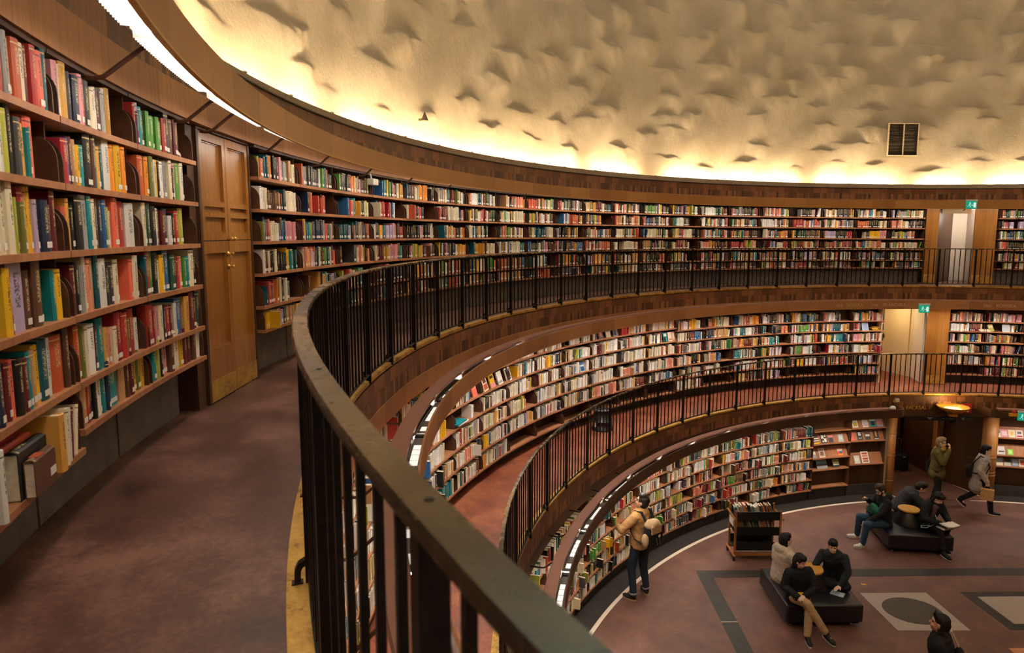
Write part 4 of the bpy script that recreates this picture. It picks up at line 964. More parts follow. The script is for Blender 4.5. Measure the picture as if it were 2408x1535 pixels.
F(-148.1, 1, 'white', [(.08, .92, .08, .9, 'charcoal'), (.2, .8, .2, .6, 'amber'), (.3, .7, .65, .85, 'white')], 'white book with a dark picture cover, propped on the middle gallery', .16, .22, tilt=-.08)
F(-161.05, 2, 'white', [(.06, .94, .06, .9, 'blue'), (.06, .94, .45, .6, 'white'), (.3, .8, .15, .3, 'navy')], 'book with a blue and white wave cover on the middle gallery', .15, .23)
for th, c, mk, lab in ((-164.2, 'charcoal', [(.3, .7, .2, .8, 'coral')], 'dark book with a red figure propped on the top row of the middle gallery'), (-165.5, 'cream', [(.1, .9, .55, .85, 'grey')], 'cream book propped cover-out on the top row of the middle gallery'), (-166.75, 'grey', [(.1, .6, .1, .8, 'black')], 'grey and black book propped cover-out on the top row of the middle gallery')): F(th, 0, c, mk, lab, .15, .20)
for th, c, mk, lab in ((-175.3, 'teal', [(0, .6, 0, .5, 'black'), (.2, .9, .6, .9, 'white')], 'teal and black book first of three propped before the shelf step'), (-176.1, 'cream', [(.1, .9, .1, .3, 'tan')], 'cream book second of three propped before the shelf step'), (-176.75, 'salmon', [(.15, .85, .2, .85, 'cream')], 'salmon edged book third of three propped before the shelf step')): F(th, 1, c, mk, lab, .12, .21)
F(-182.6, 0, 'brown', [(.1, .9, .1, .6, 'rust')], 'brown book leaning alone in a gap on the top row of the middle gallery', .12, .2, False, tilt=.2)
F(-206.4, 1, 'white', [(.05, .95, .05, .95, '8fa5c9')], 'pale blue book propped cover-out just before the cream doorway', .17, .21, False)
F(-224.6, 1, 'white', [(.06, .94, .06, .94, 'b9c3c9')], 'pale grey-blue book propped alone past the cream doorway', .17, .2, False)
F(-222.9, 1, 'lime', [(.1, .9, .5, .8, 'cream')], 'lime green book leaning behind a pale stack past the cream doorway', .12, .2, False, tilt=-.25)
def lying(R, th, z, items, grp):
    zz = z+.005
    for c, t, w_, d, lab, dy in items:
        m = MB(); m.box((0, d/2, t/2), (w_, d, t)); o = m.build('book', flatm(c)); o.location = pol(R, th+dy, zz); o.rotation_euler = (0, 0, R_(th-90+dy*3)); zz += t+.0005; tag(o, lab, 'book', grp)
        m = MB(); m.box((.001, d/2, t/2), (w_+.001, d-.008, t*.7)); m.build('page_block', 'paper', o)
lying(S1+.02, -207.9, ZS1R[1], [('ochre', .03, .18, .16, 'ochre book at the bottom of the small stack before the cream doorway', 0), ('amber', .03, .17, .15, 'amber book in the middle of the small stack before the cream doorway', .2), ('ochre', .025, .16, .15, 'dark gold book on top of the small stack before the cream doorway', -.1)], 'stacked books on the middle gallery')
lying(S1+.02, -222.1, ZS1R[1], [('white', .03, .24, .15, 'white book at the bottom of the stack past the cream doorway', 0), ('cream', .025, .24, .15, 'cream book on top of the stack past the cream doorway', .2)], 'stacked books on the middle gallery')
lying(S1-.03, -139.3, ZS1L[2]+.02, [('white', .022, .34, .22, 'large white picture book lying flat under a teal one', 0), ('teal', .018, .34, .2, 'large teal book lying flat on the middle gallery shelf', .3)], 'stacked books on the middle gallery')
MG = 'magazines on the ground floor display'
def mag(th, z, w_, h, cov, marks, lab): faceout('magazine', S0+.055, th, z, w_, h, cov, marks, lab, 'magazine', MG, -.46, .008)
B = 'black'; Wt = 'white'
mag(164.5, 1.40, .15, .20, B, [(0, 1, .0, .18, 'yellow'), (0, 1, .3, .42, Wt), (0, 1, .55, .7, Wt)], 'black, white and yellow striped magazine at the near end of the display')
mag(163.2, 1.40, .17, .22, B, [(.1, .5, .5, .9, Wt), (.5, .9, .1, .5, Wt), (.2, .4, .1, .3, Wt), (.65, .85, .65, .9, Wt)], 'black and white patterned magazine on the first display')
mag(162.1, 1.40, .13, .17, 'charcoal', [(0, 1, .7, 1, 'pink'), (.2, .8, .1, .4, 'plum')], 'small dark magazine with pink head beside the patterned one')
mag(160.5, 1.40, .14, .19, 'b9c6c9', [(.15, .85, .3, .8, 'd8e0e0')], 'pale blue-grey booklet standing alone on the first display')
mag(164.7, 1.05, .11, .17, 'grey', [(.1, .9, .5, .9, Wt)], 'grey booklet at the near end of the second ledge')
mag(163.4, 1.05, .16, .22, Wt, [(.08, .92, .08, .92, 'b59b8c'), (.25, .75, .2, .6, 'brown')], 'white bordered portrait magazine on the second ledge')
mag(160.5, 1.05, .15, .18, 'coral', [(.05, .95, .6, .95, 'cream'), (.4, .9, .35, .6, 'blue'), (.1, .9, .08, .2, 'yellow')], 'colourful red, cream and blue magazine on the second ledge')
mag(163.3, .76, .30, .22, '5f8796', [(0, 1, 0, .3, 'grey'), (0, 1, .3, .5, 'charcoal'), (0, 1, .75, 1, '8fb0b8')], 'wide landscape picture book on the lowest display ledge')
mag(161.0, .76, .17, .20, 'cdd3b0', [(0, 1, 0, .3, 'charcoal'), (0, 1, .7, .95, 'lime')], 'green and white magazine beside the wide landscape book')
for th, c, mk, lab in ((158.4, 'cream', [(.2, .8, .2, .7, 'lime'), (.3, .7, .3, .6, 'yellow')], 'cream magazine with a yellow-green picture on the highest ledge'), (156.8, Wt, [(.1, .9, .1, .6, 'c9c3c6')], 'white printed magazine on the highest ledge'), (155.65, 'teal', [(.2, .8, .2, .7, B), (0, 1, .8, 1, Wt)], 'teal and black magazine on the highest ledge'), (154.6, 'lilac', [(.1, .9, .3, .9, 'pink')], 'lilac and pink magazine on the highest ledge by the column')): mag(th, 1.73, .15, .18, c, mk, lab)
mag(158.85, 1.41, .15, .2, 'coral', [(.1, .9, .2, .8, 'd95f63')], 'plain coral red magazine on the second display')
mag(157.5, 1.41, .15, .22, 'charcoal', [(.3, .7, .5, .85, Wt), (.4, .6, .58, .78, B), (.2, .8, .15, .25, 'grey')], 'charcoal magazine with a white ring on its cover')
mag(156.3, 1.41, .14, .18, 'charcoal', [(.1, .9, .45, .75, Wt)], 'charcoal magazine with a white band on its cover')
mag(155.0, 1.41, .14, .22, 'charcoal', [(.35, .65, .3, .95, 'amber'), (.1, .9, .05, .12, Wt)], 'charcoal magazine with an amber wedge on its cover')
mag(157.7, .82, .15, .19, 'cfd8d0', [(.2, .7, .3, .7, 'e9ede8')], 'pale green-white booklet on the lower ledge by the column')
mag(156.4, .82, .20, .28, Wt, [(.15, .85, .1, .22, 'rust'), (.15, .85, .3, .45, 'rust'), (.15, .85, .53, .68, 'salmon'), (.15, .85, .75, .9, 'rust')], 'large white sheet of brown picture strips on the lower ledge')
for th, c, mk, lab in ((138.1, Wt, [(.1, .6, .1, .5, 'plum'), (.4, .9, .5, .9, 'blue')], 'white and plum magazine first on the lit upper ledge past the doorway'), (137.2, 'pink', [(.1, .9, .2, .8, 'e7c6cf')], 'pink magazine second on the lit upper ledge past the doorway'), (136.25, 'cream', [(.3, .7, .3, .7, 'amber')], 'cream and amber magazine third on the lit upper ledge past the doorway'), (135.3, 'e6d2d6', [(.1, .9, .1, .3, 'crimson'), (.2, .8, .5, .8, 'charcoal')], 'pale magazine with crimson band fourth on the lit upper ledge')): mag(th, 1.50, .15, .19, c, mk, lab)
mag(137.5, 1.06, .2, .2, 'd9d7d8', [(.3, .9, .3, .45, 'charcoal')], 'white book with a dark eye-like bar past the doorway')
mag(136.25, 1.06, .12, .14, '8fd95a', [(.2, .8, .2, .8, 'c6ef9a')], 'bright green booklet past the doorway')
for th, c, mk, lab in ((137.5, '9fb6c4', [(0, 1, 0, .4, 'cream')], 'blue-grey magazine first on the low ledge past the doorway'), (136.5, 'b9c3ba', [(0, 1, .5, 1, 'charcoal')], 'grey-green magazine second on the low ledge past the doorway'), (135.5, '6f86a6', [(.1, .9, .1, .9, '9fb2c9')], 'blue magazine third on the low ledge past the doorway'), (134.6, 'cream', [(.2, .8, .2, .8, 'rust')], 'cream and rust magazine fourth on the low ledge past the doorway')): mag(th, .78, .15, .19, c, mk, lab)
# ================================================================== furniture
plain('leather', '17161a', .32, 0, .55, .2, 12)
plain('table_cream', 'c98a63', .4, 0, .4, .06, 30)
UXA = math.atan2(ux.y, ux.x); UXB = math.atan2(.78, .62)
def bench(c, rz, s, lab, disc_lab):
    e = tag(empty('seating_island', (c[0], c[1], 0), rz), lab, 'bench')
    m = MB(); m.box((0, 0, .25), (s, s, .30), bev=.035); m.build('seat', 'leather', e, True)
    m = MB(); m.box((0, 0, .085), (s-.10, s-.10, .05)); m.build('frame', 'black_iron', e)
    for a in (-1, 1):
        for b in (-1, 1): m = MB(); m.lathe([(.03, .004), (.03, .012), (.02, .02), (.02, .07)], (a*(s/2-.13), b*(s/2-.13), 0), 14); m.build('foot', 'chrome', e, True)
    m = MB(); m.lathe([(.30, .38), (.29, .42), (.19, .66), (.175, .685)], n=32); m.build('backrest_cone', 'leather', e, True)
    m = MB(); m.lathe([(.0, .685), (.205, .685), (.215, .70), (.21, .718), (.19, .722), (0, .722)], n=40); m.build('wood_top', 'wood_disc', e, False)
bench((-6.73, -1.55), UXA, 1.28, 'black leather seating island with three women round its cone and wooden disc', '')
bench((-7.22, 2.42), UXB, 1.26, 'black leather seating island by the doorway with the bearded man and reader', '')
# book trolley
TRP, TRA = (-8.51, -.85, 0), 57.8
tr = tag(empty('book_trolley', TRP, R_(TRA)), 'wooden book trolley with three black troughs standing on the brown floor', 'book trolley')
TW, TD = .88, .40
for x in (-TW/2, TW/2):
    for y in (-TD/2, TD/2): m = MB(); m.box((x, y, .56), (.035, .035, .92)); m.build('post', 'oak_obj', tr)
for x in (-1, 1):
    m = MB(); m.box((x*(TW/2+.03), 0, .87), (.03, TD+.16, .035), bev=.008); m.box((x*(TW/2+.01), -TD/2, .87), (.03, .03, .03)); m.box((x*(TW/2+.01), TD/2, .87), (.03, .03, .03)); m.build('handle', 'oak_obj', tr)
    m = MB(); m.box((x*(TW/2+.02), 0, .115), (.045, TD+.14, .03), bev=.008); m.build('foot_bar', 'oak_obj', tr)
    for y in (-1, 1):
        m = MB(); m.tube([(x*(TW/2+.02)-.012, y*(TD/2+.02), .047), (x*(TW/2+.02)+.012, y*(TD/2+.02), .047)], .043, 16); m.box((x*(TW/2+.02), y*(TD/2+.02), .085), (.04, .03, .03)); m.build('caster', 'black_iron', tr, True)
m = MB(); m.box((0, -TD/2, .13), (TW, .03, .05)); m.box((0, TD/2, .13), (TW, .03, .05)); m.build('stretcher', 'oak_obj', tr)
TZ = [.83, .52, .21]
for z in TZ:
    for s in (-1, 1):
        m = MB(); m.box((0, s*TD/2, z+.085), (TW-.03, .014, .17)); m.build('trough_side', 'black_plastic', tr)
    m = MB(); m.box((0, 0, z+.008), (TW-.03, TD-.01, .014)); m.build('trough_floor', 'black_plastic', tr)
m = MB(); m.box((-.04, 0, .33), (.012, .2, .22)); m.build('divider', 'black_iron', tr)
m = MB(); m.box((-TW/2-.026, 0, .74), (.006, .26, .15)); m.build('notice', 'label_white', tr)
rt = random.Random(4); tm = tr.matrix_basis.copy()
for row, z in enumerate(TZ[:2]):
    x = -TW/2+.06; q = 0
    while x < TW/2-.09:
        t = rt.uniform(.016, .036); h = rt.uniform(.20, .255); q += 1
        c = rt.choice('white cream tan grey amber orange teal navy black brown cream white grey salmon maroon'.split()) if not (row == 0 and q == 1) else 'blue'
        vs, fs, uv = cover_mesh(t, h, .16); o = link('book', vs, fs, 'book_'+c, None, uv); m = MB(); m.box((0, .082, h/2), (t-.005, .15, h-.006)); m.build('page_block', 'paper', o)
        o.matrix_world = tm@Matrix.Translation((x+t/2, -.08, z+.016))@Matrix.Rotation(rt.uniform(-.36, -.22), 4, 'Y')
        tag(o, '%s book leaning in the %s trough of the trolley, %s from its notice end' % (cn(c), ('top', 'middle')[row], ORD[q]), 'book', 'books on the trolley'); x += t+.006
# corner of the reading table
e = tag(empty('reading_table', (-3.8167, -1.2254, 0), UXA), 'corner of a pale wooden table top at the lower frame edge', 'table')
m = MB(); m.box((.8, -.5, .725), (1.6, 1.0, .03), bev=.004); m.build('table_top', 'table_cream', e)
for x in (.08, 1.52):
    for y in (-.08, -.92): m = MB(); m.box((x, y, .355), (.05, .05, .71)); m.build('leg', 'black_iron', e)
m = MB(); m.box((0, 0, .0045), (.085, .05, .003)); st = m.build('floor_sticker', 'sign_yellow'); st.location = (-6.658, -.022, 0); st.rotation_euler = (0, 0, UXA-.3); tag(st, 'small yellow sticker on the floor between the black bench and the pale inlay', 'sticker')
# ================================================================== people
plain('skin', 'd3a188', .5, 0, .4, .05, 8); plain('skin_pale', 'e6bda6', .5, 0, .4, .05, 8)
plain('hair_black', '15110f', .55, 0, .35, .4, 70); plain('hair_brown', '3a2a20', .45, 0, .5, .3, 50); plain('hair_blond', '9c8460', .5, 0, .4, .25, 50)
plain('eye_dark', '15100c', .2, 0, .6, 0); plain('lips', 'a4504a', .45, 0, .4, 0); plain('lens_dark', '141416', .12, 0, .7, 0)
for k, h in dict(tan='a87f4f', navy_denim='1c2430', beige='c9b7a2', black='1b1a1c', charcoal='2b2a2d', check='24282c', khaki='b3966f', blue_denim='274257', dark='201e20', olive='5a4f26', greycoat='b3a79d', shoe_brown='2a1c16', shoe_white='d9d5d0', shoe_black='17171a', sole='e2ded6', green='1f5a45', sand='b99c78', cuff='7e7f80', kraft='c79c66', scarf='b08a3a', plum='5b434a', lace='cfe6e2').items(): plain('cloth_'+k, h, .8 if 'shoe' not in k else .5, 0, .3, .14, 18)
V = Vector
class Blob:
    """overlapping tapered limbs and ovals, fused into one continuous surface"""
    def __init__(s): s.m = MB()
    def limb(s, a, b, ra, rb, n=14):
        a, b = V(a), V(b); d = b-a; L = d.length
        if L < 1e-5: return s.oval(a, (ra, ra, ra))
        t = d/L; up = V((0, 0, 1)) if abs(t.z) < .9 else V((1, 0, 0)); x = t.cross(up).normalized(); y = t.cross(x)
        rings = []
        for k in range(4): an = math.pi/2*(k/4); rings.append((-ra*math.cos(an), ra*math.sin(an)))
        for k in range(3): rings.append((L*k/2, ra+(rb-ra)*k/2))
        for k in range(1, 5): an = math.pi/2*(k/4); rings.append((L+rb*math.sin(an), rb*math.cos(an)))
        vs = []; fs = []
        for z, r in rings:
            r = max(r, 1e-4)
            for j in range(n): an = 2*math.pi*j/n; vs.append(a+t*z+(x*math.cos(an)+y*math.sin(an))*r)
        k = len(rings)
        for i in range(k-1):
            for j in range(n): fs.append((i*n+j, i*n+(j+1) % n, (i+1)*n+(j+1) % n, (i+1)*n+j))
        fs += [tuple(range(n))[::-1], tuple((k-1)*n+j for j in range(n))]
        s.m.add(vs, fs); return s
    def chain(s, pts, rs):
        for i in range(len(pts)-1): s.limb(pts[i], pts[i+1], rs[i], rs[i+1])
        return s
    def oval(s, c, r, rot=None): s.m.ell(c, r, rot, 18, 12); return s
    def loft(s, secs, T3, n=24):
        """smooth oval sections along the spine"""
        K = 24; zs_ = [i for i in range(len(secs))]; vs = []; fs = []; rings = []
        for k in range(K+1):
            t = k/K*(len(secs)-1); i = min(int(t), len(secs)-2); u = t-i; u = u*u*(3-2*u)*.5+u*.5
            (c0, w0, d0), (c1, w1, d1) = secs[i], secs[i+1]; e = 1.0
            rings.append((c0.lerp(c1, t-i), w0+(w1-w0)*u, d0+(d1-d0)*u))
        sp = (secs[-1][0]-secs[0][0]).normalized()
        cap = [(.25, .97), (.5, .87), (.75, .66), (.95, .32)]
        lo = [(rings[0][0]-sp*rings[0][2]*.8*a, rings[0][1]*b, rings[0][2]*b) for a, b in cap][::-1]; hi = [(rings[-1][0]+sp*rings[-1][2]*.8*a, rings[-1][1]*b, rings[-1][2]*b) for a, b in cap]
        rings = lo+rings+hi
        for c, w_, d in rings:
            for j in range(n): a = 2*math.pi*j/n; vs.append(c+T3@V((w_*math.cos(a), d*math.sin(a), 0)))
        k = len(rings)
        for i in range(k-1):
            for j in range(n): fs.append((i*n+j, i*n+(j+1) % n, (i+1)*n+(j+1) % n, (i+1)*n+j))
        fs += [tuple(range(n))[::-1], tuple((k-1)*n+j for j in range(n))]
        s.m.add(vs, fs); return s
    def box(s, c, d, rot=None, bev=.01):
        q = MB(); q.box((0, 0, 0), d, bev=bev); s.m.add([(rot@V(v) if rot is not None else V(v))+V(c) for v in q.v], q.f); return s
    def build(s, name, mat, parent, vox=.011, it=3, folds=0, seed=0):
        o = s.m.build(name, mat, parent)
        r = o.modifiers.new('r', 'REMESH'); r.mode = 'VOXEL'; r.voxel_size = vox; r.use_smooth_shade = True
        if it: q = o.modifiers.new('s', 'SMOOTH'); q.iterations = it; q.factor = .5
        nm = o.name; bpy.context.view_layer.update(); dg = bpy.context.evaluated_depsgraph_get()
        me = bpy.data.meshes.new_from_object(o.evaluated_get(dg)); o.modifiers.clear(); o.data = me
        if not me.materials: me.materials.append(MATS[mat])
        if folds:
            from mathutils import noise
            k = V((5, 5, 11)); nr = [v.normal.copy() for v in me.vertices]
            for v, n_ in zip(me.vertices, nr):
                p = V((v.co.x*6+seed, v.co.y*6, v.co.z*13+v.co.x*5)); f = noise.noise(p)+.5*noise.noise(p*2.3)
                v.co += n_*(folds*(1-2*abs(f)))
        me.polygons.foreach_set('use_smooth', [True]*len(me.polygons)); return o
def frame(fwd, up):
    u = V(up).normalized(); f = V(fwd); f = (f-u*f.dot(u)).normalized(); x = f.cross(u)
    return Matrix((x, f, u)).transposed()
def person(label, pos, phi, J, C, scale=1.0):
    """J: joints in the person's frame (x right, y forward, z up). C: clothing."""
    top = tag(empty('person', (pos[0], pos[1], pos[2] if len(pos) > 2 else 0), R_(phi-90)), label, 'person'); top.scale = (scale,)*3
    skin = C.get('skin', 'skin'); g = lambda k: V(J[k])
    pel, neck = g('pel'), g('neck'); sh = J.get('shw', .18); sy = R_(J.get('shyaw', 0))
    xr = V((math.cos(sy), math.sin(sy), 0)); spine = (neck-pel).normalized()
    xr = (xr-spine*xr.dot(spine)).normalized(); fw = spine.cross(xr)
    T3 = Matrix((xr, fw, spine)).transposed()
    SL = neck-xr*sh-spine*.06; SR = neck+xr*sh-spine*.06
    hy = R_(J.get('hipyaw', 0)); hx = V((math.cos(hy), math.sin(hy), 0))*.09
    HL, HR = pel-hx, pel+hx
    Lt = (neck-pel).length
    b = Blob()
    def torso(q, gr, zlo=0, k=1):
        pr = [(0, .155, .11), (.22, .15, .105), (.42, .135, .10), (.62, .15, .11), (.80, .165, .11), (.93, .14, .085)]
        q.loft([(pel+spine*Lt*f, w_*k+gr, d*k+gr) for f, w_, d in pr if f >= zlo], T3)
        q.limb(SL, SR, .05+gr*.7, .05+gr*.7)
    torso(b, 0, 0, .92)
    # head
    hyaw, hpit, hrol = (R_(a) for a in J.get('head', (0, 0, 0)))
    HM = Euler((hpit, hrol, hyaw), 'XYZ').to_matrix()
    HM = Matrix.Rotation(hyaw, 3, 'Z')@Matrix.Rotation(hpit, 3, 'X')@Matrix.Rotation(hrol, 3, 'Y')
    hc = g('hc') if 'hc' in J else neck+V((0, .02, .17))
    h = lambda x, y, z: hc+HM@V((x, y, z))
    b.limb(neck-spine*.03, h(0, -.02, -.06), .056, .05)
    b.oval(h(0, -.012, .03), (.075, .094, .098), HM).oval(h(0, .02, -.045), (.058, .066, .068), HM).oval(h(0, .055, -.085), (.026, .022, .02), HM)
    b.limb(h(0, .085, .012), h(0, .101, -.018), .010, .015).oval(h(0, .072, .035), (.05, .02, .014), HM)
    b.oval(h(.03, .066, -.03), (.022, .02, .022), HM).oval(h(-.03, .066, -.03), (.022, .02, .022), HM).oval(h(0, .080, -.055), (.026, .012, .010), HM)
    for s in (-1, 1): b.oval(h(s*.077, -.005, -.005), (.011, .022, .032), HM)
    # arms and hands
    AR = {}
    for s, S, k in ((-1, SL, 'L'), (1, SR, 'R')):
        e_, w_ = g('el'+k), g('wr'+k); AR[k] = (S, e_, w_)
        b.limb(S, e_, .05, .04).limb(e_, w_, .042, .029)
        d = (w_-e_).normalized()
        hd = V(J.get('hd'+k, d)).normalized(); pn = V(J.get('pn'+k, (-s, 0, -.4))); pn = (pn-hd*pn.dot(hd)).normalized(); sx = hd.cross(pn)*1.0
        M3 = Matrix((sx, hd, pn)).transposed(); curl = J.get('curl'+k, .5)
        pc = w_+hd*.05; b.oval(pc, (.038, .05, .017), M3).limb(w_, w_+hd*.03, .027, .025)
        th_side = 1 if (sx.dot(V(J.get('th'+k, (0, .3, 1)))) > 0) else -1
        for i in range(4):
            o_ = (-.030+.020*i)*-th_side; ln = (.040, .046, .043, .033)[i]
            a = w_+hd*.088+sx*o_; d1 = (hd*math.cos(curl)+pn*math.sin(curl)); p1 = a+d1*ln*.9; d2 = (hd*math.cos(curl*2.1)+pn*math.sin(curl*2.1)); p2 = p1+d2*ln*.8
            b.limb(a-hd*.02, a, .0105, .0100).limb(a, p1, .0098, .009).limb(p1, p2, .009, .0075)
        a = w_+hd*.032+sx*.028*th_side; p1 = a+(hd*.6+sx*.55*th_side+pn*.35).normalized()*.036; p2 = p1+(hd*.85+pn*.45).normalized()*.028
        b.limb(a, p1, .013, .0105).limb(p1, p2, .0105, .008)
    # legs
    LG = {}
    for s, Hh, k in ((-1, HL, 'L'), (1, HR, 'R')):
        kn, an = g('kn'+k), g('an'+k); LG[k] = (Hh, kn, an)
        td = V(J.get('td'+k, (0, 1, 0))).normalized()
        b.limb(Hh, kn, .082, .055).limb(kn, kn.lerp(an, .35), .052, .052).limb(kn.lerp(an, .35), an, .052, .034).limb(an, an+td*.12+V((0, 0, -.045)), .034, .03)
    body = b.build('body', skin, top, .0085, 2)
    # face details
    m = MB()
    for s in (-1, 1): m.ell(h(s*.030, .0765, .012), (.012, .006, .006), HM, 10, 6)
    m.build('eyes', 'eye_dark', top, True)
    m = MB()
    for s in (-1, 1): m.tube([h(s*.014, .092, .032), h(s*.032, .088, .036), h(s*.048, .076, .031)], .0035, 6)
    m.build('eyebrows', C.get('hair', 'hair_black'), top, True)
    m = MB(); m.ell(h(0, .0915, -.054), (.021, .006, .006), HM, 10, 6); m.build('lips', 'lips', top, True)
    # hair
    hr = Blob(); st = C.get('style', 'short')
    hr.oval(h(0, -.022, .045), (.084, .098, .098), HM).oval(h(0, -.045, .0), (.08, .078, .09), HM)
    hr.oval(h(0, .045, .10), (.062, .05, .035), HM)
    if st == 'short': hr.oval(h(.0, .02, .115), (.07, .07, .045), HM)
    if st in ('bob', 'long'):
        for s in (-1, 1): hr.limb(h(s*.068, -.03, .05), h(s*.074, -.03, -.10), .028, .026)
        hr.limb(h(0, -.062, .0), h(0, -.058, -.11), .072, .058)
        if C.get('fringe', True): hr.oval(h(0, .07, .075), (.055, .022, .03), HM)
    if st == 'long':
        for s in (-1, 1): hr.chain([h(s*.06, -.04, -.06), neck-fw*.06+xr*s*.07-spine*.05, neck-fw*.10+xr*s*.06-spine*.22], [.045, .05, .03])
    if st == 'bun': hr.oval(h(0, -.12, .03), (.05, .045, .05), HM)
    if st == 'tail': hr.oval(h(0, .072, .078), (.06, .024, .035), HM).chain([h(0, -.10, .03), h(0, -.135, -.05), neck-fw*.12-spine*.08], [.035, .03, .016])
    cut = hr.build('hair', C.get('hair', 'hair_black'), top, .010, 2, .0035, pos[0]*3)
    if C.get('beard'):
        q = Blob(); q.oval(h(0, .05, -.075), (.05, .048, .042), HM)
        for s in (-1, 1): q.limb(h(s*.066, .01, -.0), h(s*.045, .05, -.07), .012, .02)
        q.build('beard', C['beard'], top, .009, 2)
    if C.get('glasses'):
        m = MB()
        for s in (-1, 1): m.tube([h(s*.033+.024*math.cos(a), .093, .010+.018*math.sin(a)) for a in np.linspace(0, 2*math.pi, 13)], .0028, 6); m.tube([h(s*.057, .09, .012), h(s*.08, .0, .012)], .0025, 5)
        m.tube([h(-.009, .096, .012), h(.009, .096, .012)], .0025, 5); m.build('glasses', 'black_plastic', top)
    # trousers
    q = Blob(); tl = C.get('tleg', .0)
    q.oval(pel, (.165, .125, .12), T3)
    for k in 'LR':
        Hh, kn, an = LG[k]; a2 = kn.lerp(an, .97-tl); q.limb(Hh, kn, .096, .072).limb(kn, a2, .070, C.get('hem', .056))
    q.build('trousers', C['trousers'], top, .012, 3, .004, pos[1]*5)
    if C.get('cuffs'):
        m = MB()
        for k in 'LR':
            _, kn, an = LG[k]; a2 = kn.lerp(an, .93-tl); a3 = kn.lerp(an, 1.0-tl); m.tube([a2, a3], .064, 14)
        m.build('cuffs', C['cuffs'], top, True)
    # top garment
    q = Blob(); gr = C.get('bulk', .022); torso(q, gr, .0 if C.get('hip', True) else .2)
    if C.get('coat'):
        low = pel-spine*C['coat']; q.limb(pel, low, .17, .19); q.oval(low, (.19, .15, .06), T3)
    elif C.get('hip', True): q.oval(pel-spine*.04, (.168+gr*.6, .122+gr*.6, .09), T3)
    for k in 'LR':
        S, e_, w_ = AR[k]; q.limb(S, e_, .054+gr*.65, .046+gr*.55).limb(e_, e_.lerp(w_, .95), .046+gr*.55, .036+gr*.4)
    q.limb(neck-spine*.05, neck+spine*.015, .075+gr*.5, .064)
    if C.get('hood'): q.oval(neck-fw*.09+spine*.0, (.12, .075, .085), T3).limb(neck-xr*.08-fw*.02, neck+xr*.08-fw*.02, .045, .045)
    if C.get('collar'): q.chain([neck-xr*.06+fw*.05, neck-xr*.07-fw*.03+spine*.03, neck-fw*.07+spine*.04, neck+xr*.07-fw*.03+spine*.03, neck+xr*.06+fw*.05], [.025]*5)
    q.build(C.get('topname', 'jacket'), C['top'], top, .0115, 3, C.get('folds', .006), pos[0]*7)
    # shoes
    for k in 'LR':
        _, kn, an = LG[k]; td = V(J.get('td'+k, (0, 1, 0))).normalized(); up = V(J.get('up'+k, (0, 0, 1))); up = (up-td*up.dot(td)).normalized(); F3 = Matrix((td.cross(up), td, up)).transposed()
        so = an-up*.075
        q = Blob(); q.oval(so+td*.03+up*.05, (.042, .075, .046), F3).oval(so+td*.12+up*.038, (.044, .09, .036), F3).oval(so+td*.075+up*.024, (.042, .13, .02), F3)
        if C.get('boot', 1): q.limb(an-up*.02, an+up*.01, .046, .044)
        s_ = q.build('shoe', C['shoes'], top, .009, 2)
        m = MB(); pts = [(.038*math.sin(a)*(1-.12*math.cos(a)), .075+.132*math.cos(a)) for a in np.linspace(0, 2*math.pi, 24, endpoint=False)]
        qv = MB(); qv.prism(pts, -.006, .012); m.add([so+F3@V(v) for v in qv.v], qv.f); m.build('sole', C.get('sole', 'cloth_shoe_black'), s_)
    return top, dict(pel=pel, neck=neck, SL=SL, SR=SR, fw=fw, xr=xr, sp=spine, T3=T3, h=h, HM=HM, hc=hc, AR=AR, LG=LG, body=body)
def world(top, p): return top.matrix_basis@V(p)
def strap(m, pts, w_=.035, t=.008): m.tube(pts, 1, flat=(w_, t)); return m
# ---- 1 man with rucksack
t, K = person('man in tan jacket with rucksack, standing looking up at the ground floor shelves', (-8.55, -3.80), 186, dict(
    pel=(0, 0, .98), neck=(0, .0, 1.50), hc=(-.005, -.005, 1.655), head=(34, 24, 0), shyaw=8,
    elL=(-.34, .10, 1.24), wrL=(-.20, .33, 1.16), elR=(.31, .06, 1.24), wrR=(.12, .32, 1.14), pnL=(1, 0, -.3), pnR=(-1, 0, -.3), curlL=.7, curlR=.7,
    knL=(-.14, .06, .52), anL=(-.16, -.02, .085), knR=(.12, .04, .52), anR=(.15, -.02, .085), tdL=(-.25, 1, 0), tdR=(.45, 1, 0)),
    dict(top='cloth_tan', trousers='cloth_navy_denim', shoes='cloth_shoe_brown', sole='cloth_sand', cuffs='cloth_cuff', tleg=.05, bulk=.045, style='short', glasses=1, collar=1, hair='hair_black'), 1.06)
ruck = tag(empty('rucksack', t.location, t.rotation_euler.z), 'black rucksack with tan flap on the standing man', 'rucksack'); ruck.scale = t.scale
q = Blob(); q.oval((0, -.235, 1.22), (.16, .10, .22)).box((0, -.25, 1.16), (.28, .15, .30), bev=.04); q.build('pack', 'cloth_black', ruck, .012)
q = Blob(); q.oval((0, -.25, 1.36), (.155, .11, .085)).box((0, -.34, 1.30), (.24, .03, .14), bev=.012); q.build('flap', 'cloth_sand', ruck, .011)
for s in (-1, 1):
    q = Blob(); q.oval((s*.165, -.25, 1.13), (.045, .07, .11)); q.build('side_pocket', 'cloth_sand' if s < 0 else 'cloth_black', ruck, .011)
    m = MB(); strap(m, [(s*.09, -.19, 1.40), (s*.105, -.10, 1.535), (s*.12, .02, 1.535), (s*.13, .115, 1.42), (s*.155, .10, 1.22), (s*.18, -.05, 1.08), (s*.15, -.17, 1.04)], .05, .014); m.build('strap', 'cloth_black', ruck)
m = MB(); strap(m, [(-.03, -.2, 1.44), (-.02, -.2, 1.48), (.02, -.2, 1.48), (.03, -.2, 1.44)], .02, .006); m.build('grab_loop', 'cloth_black', ruck)
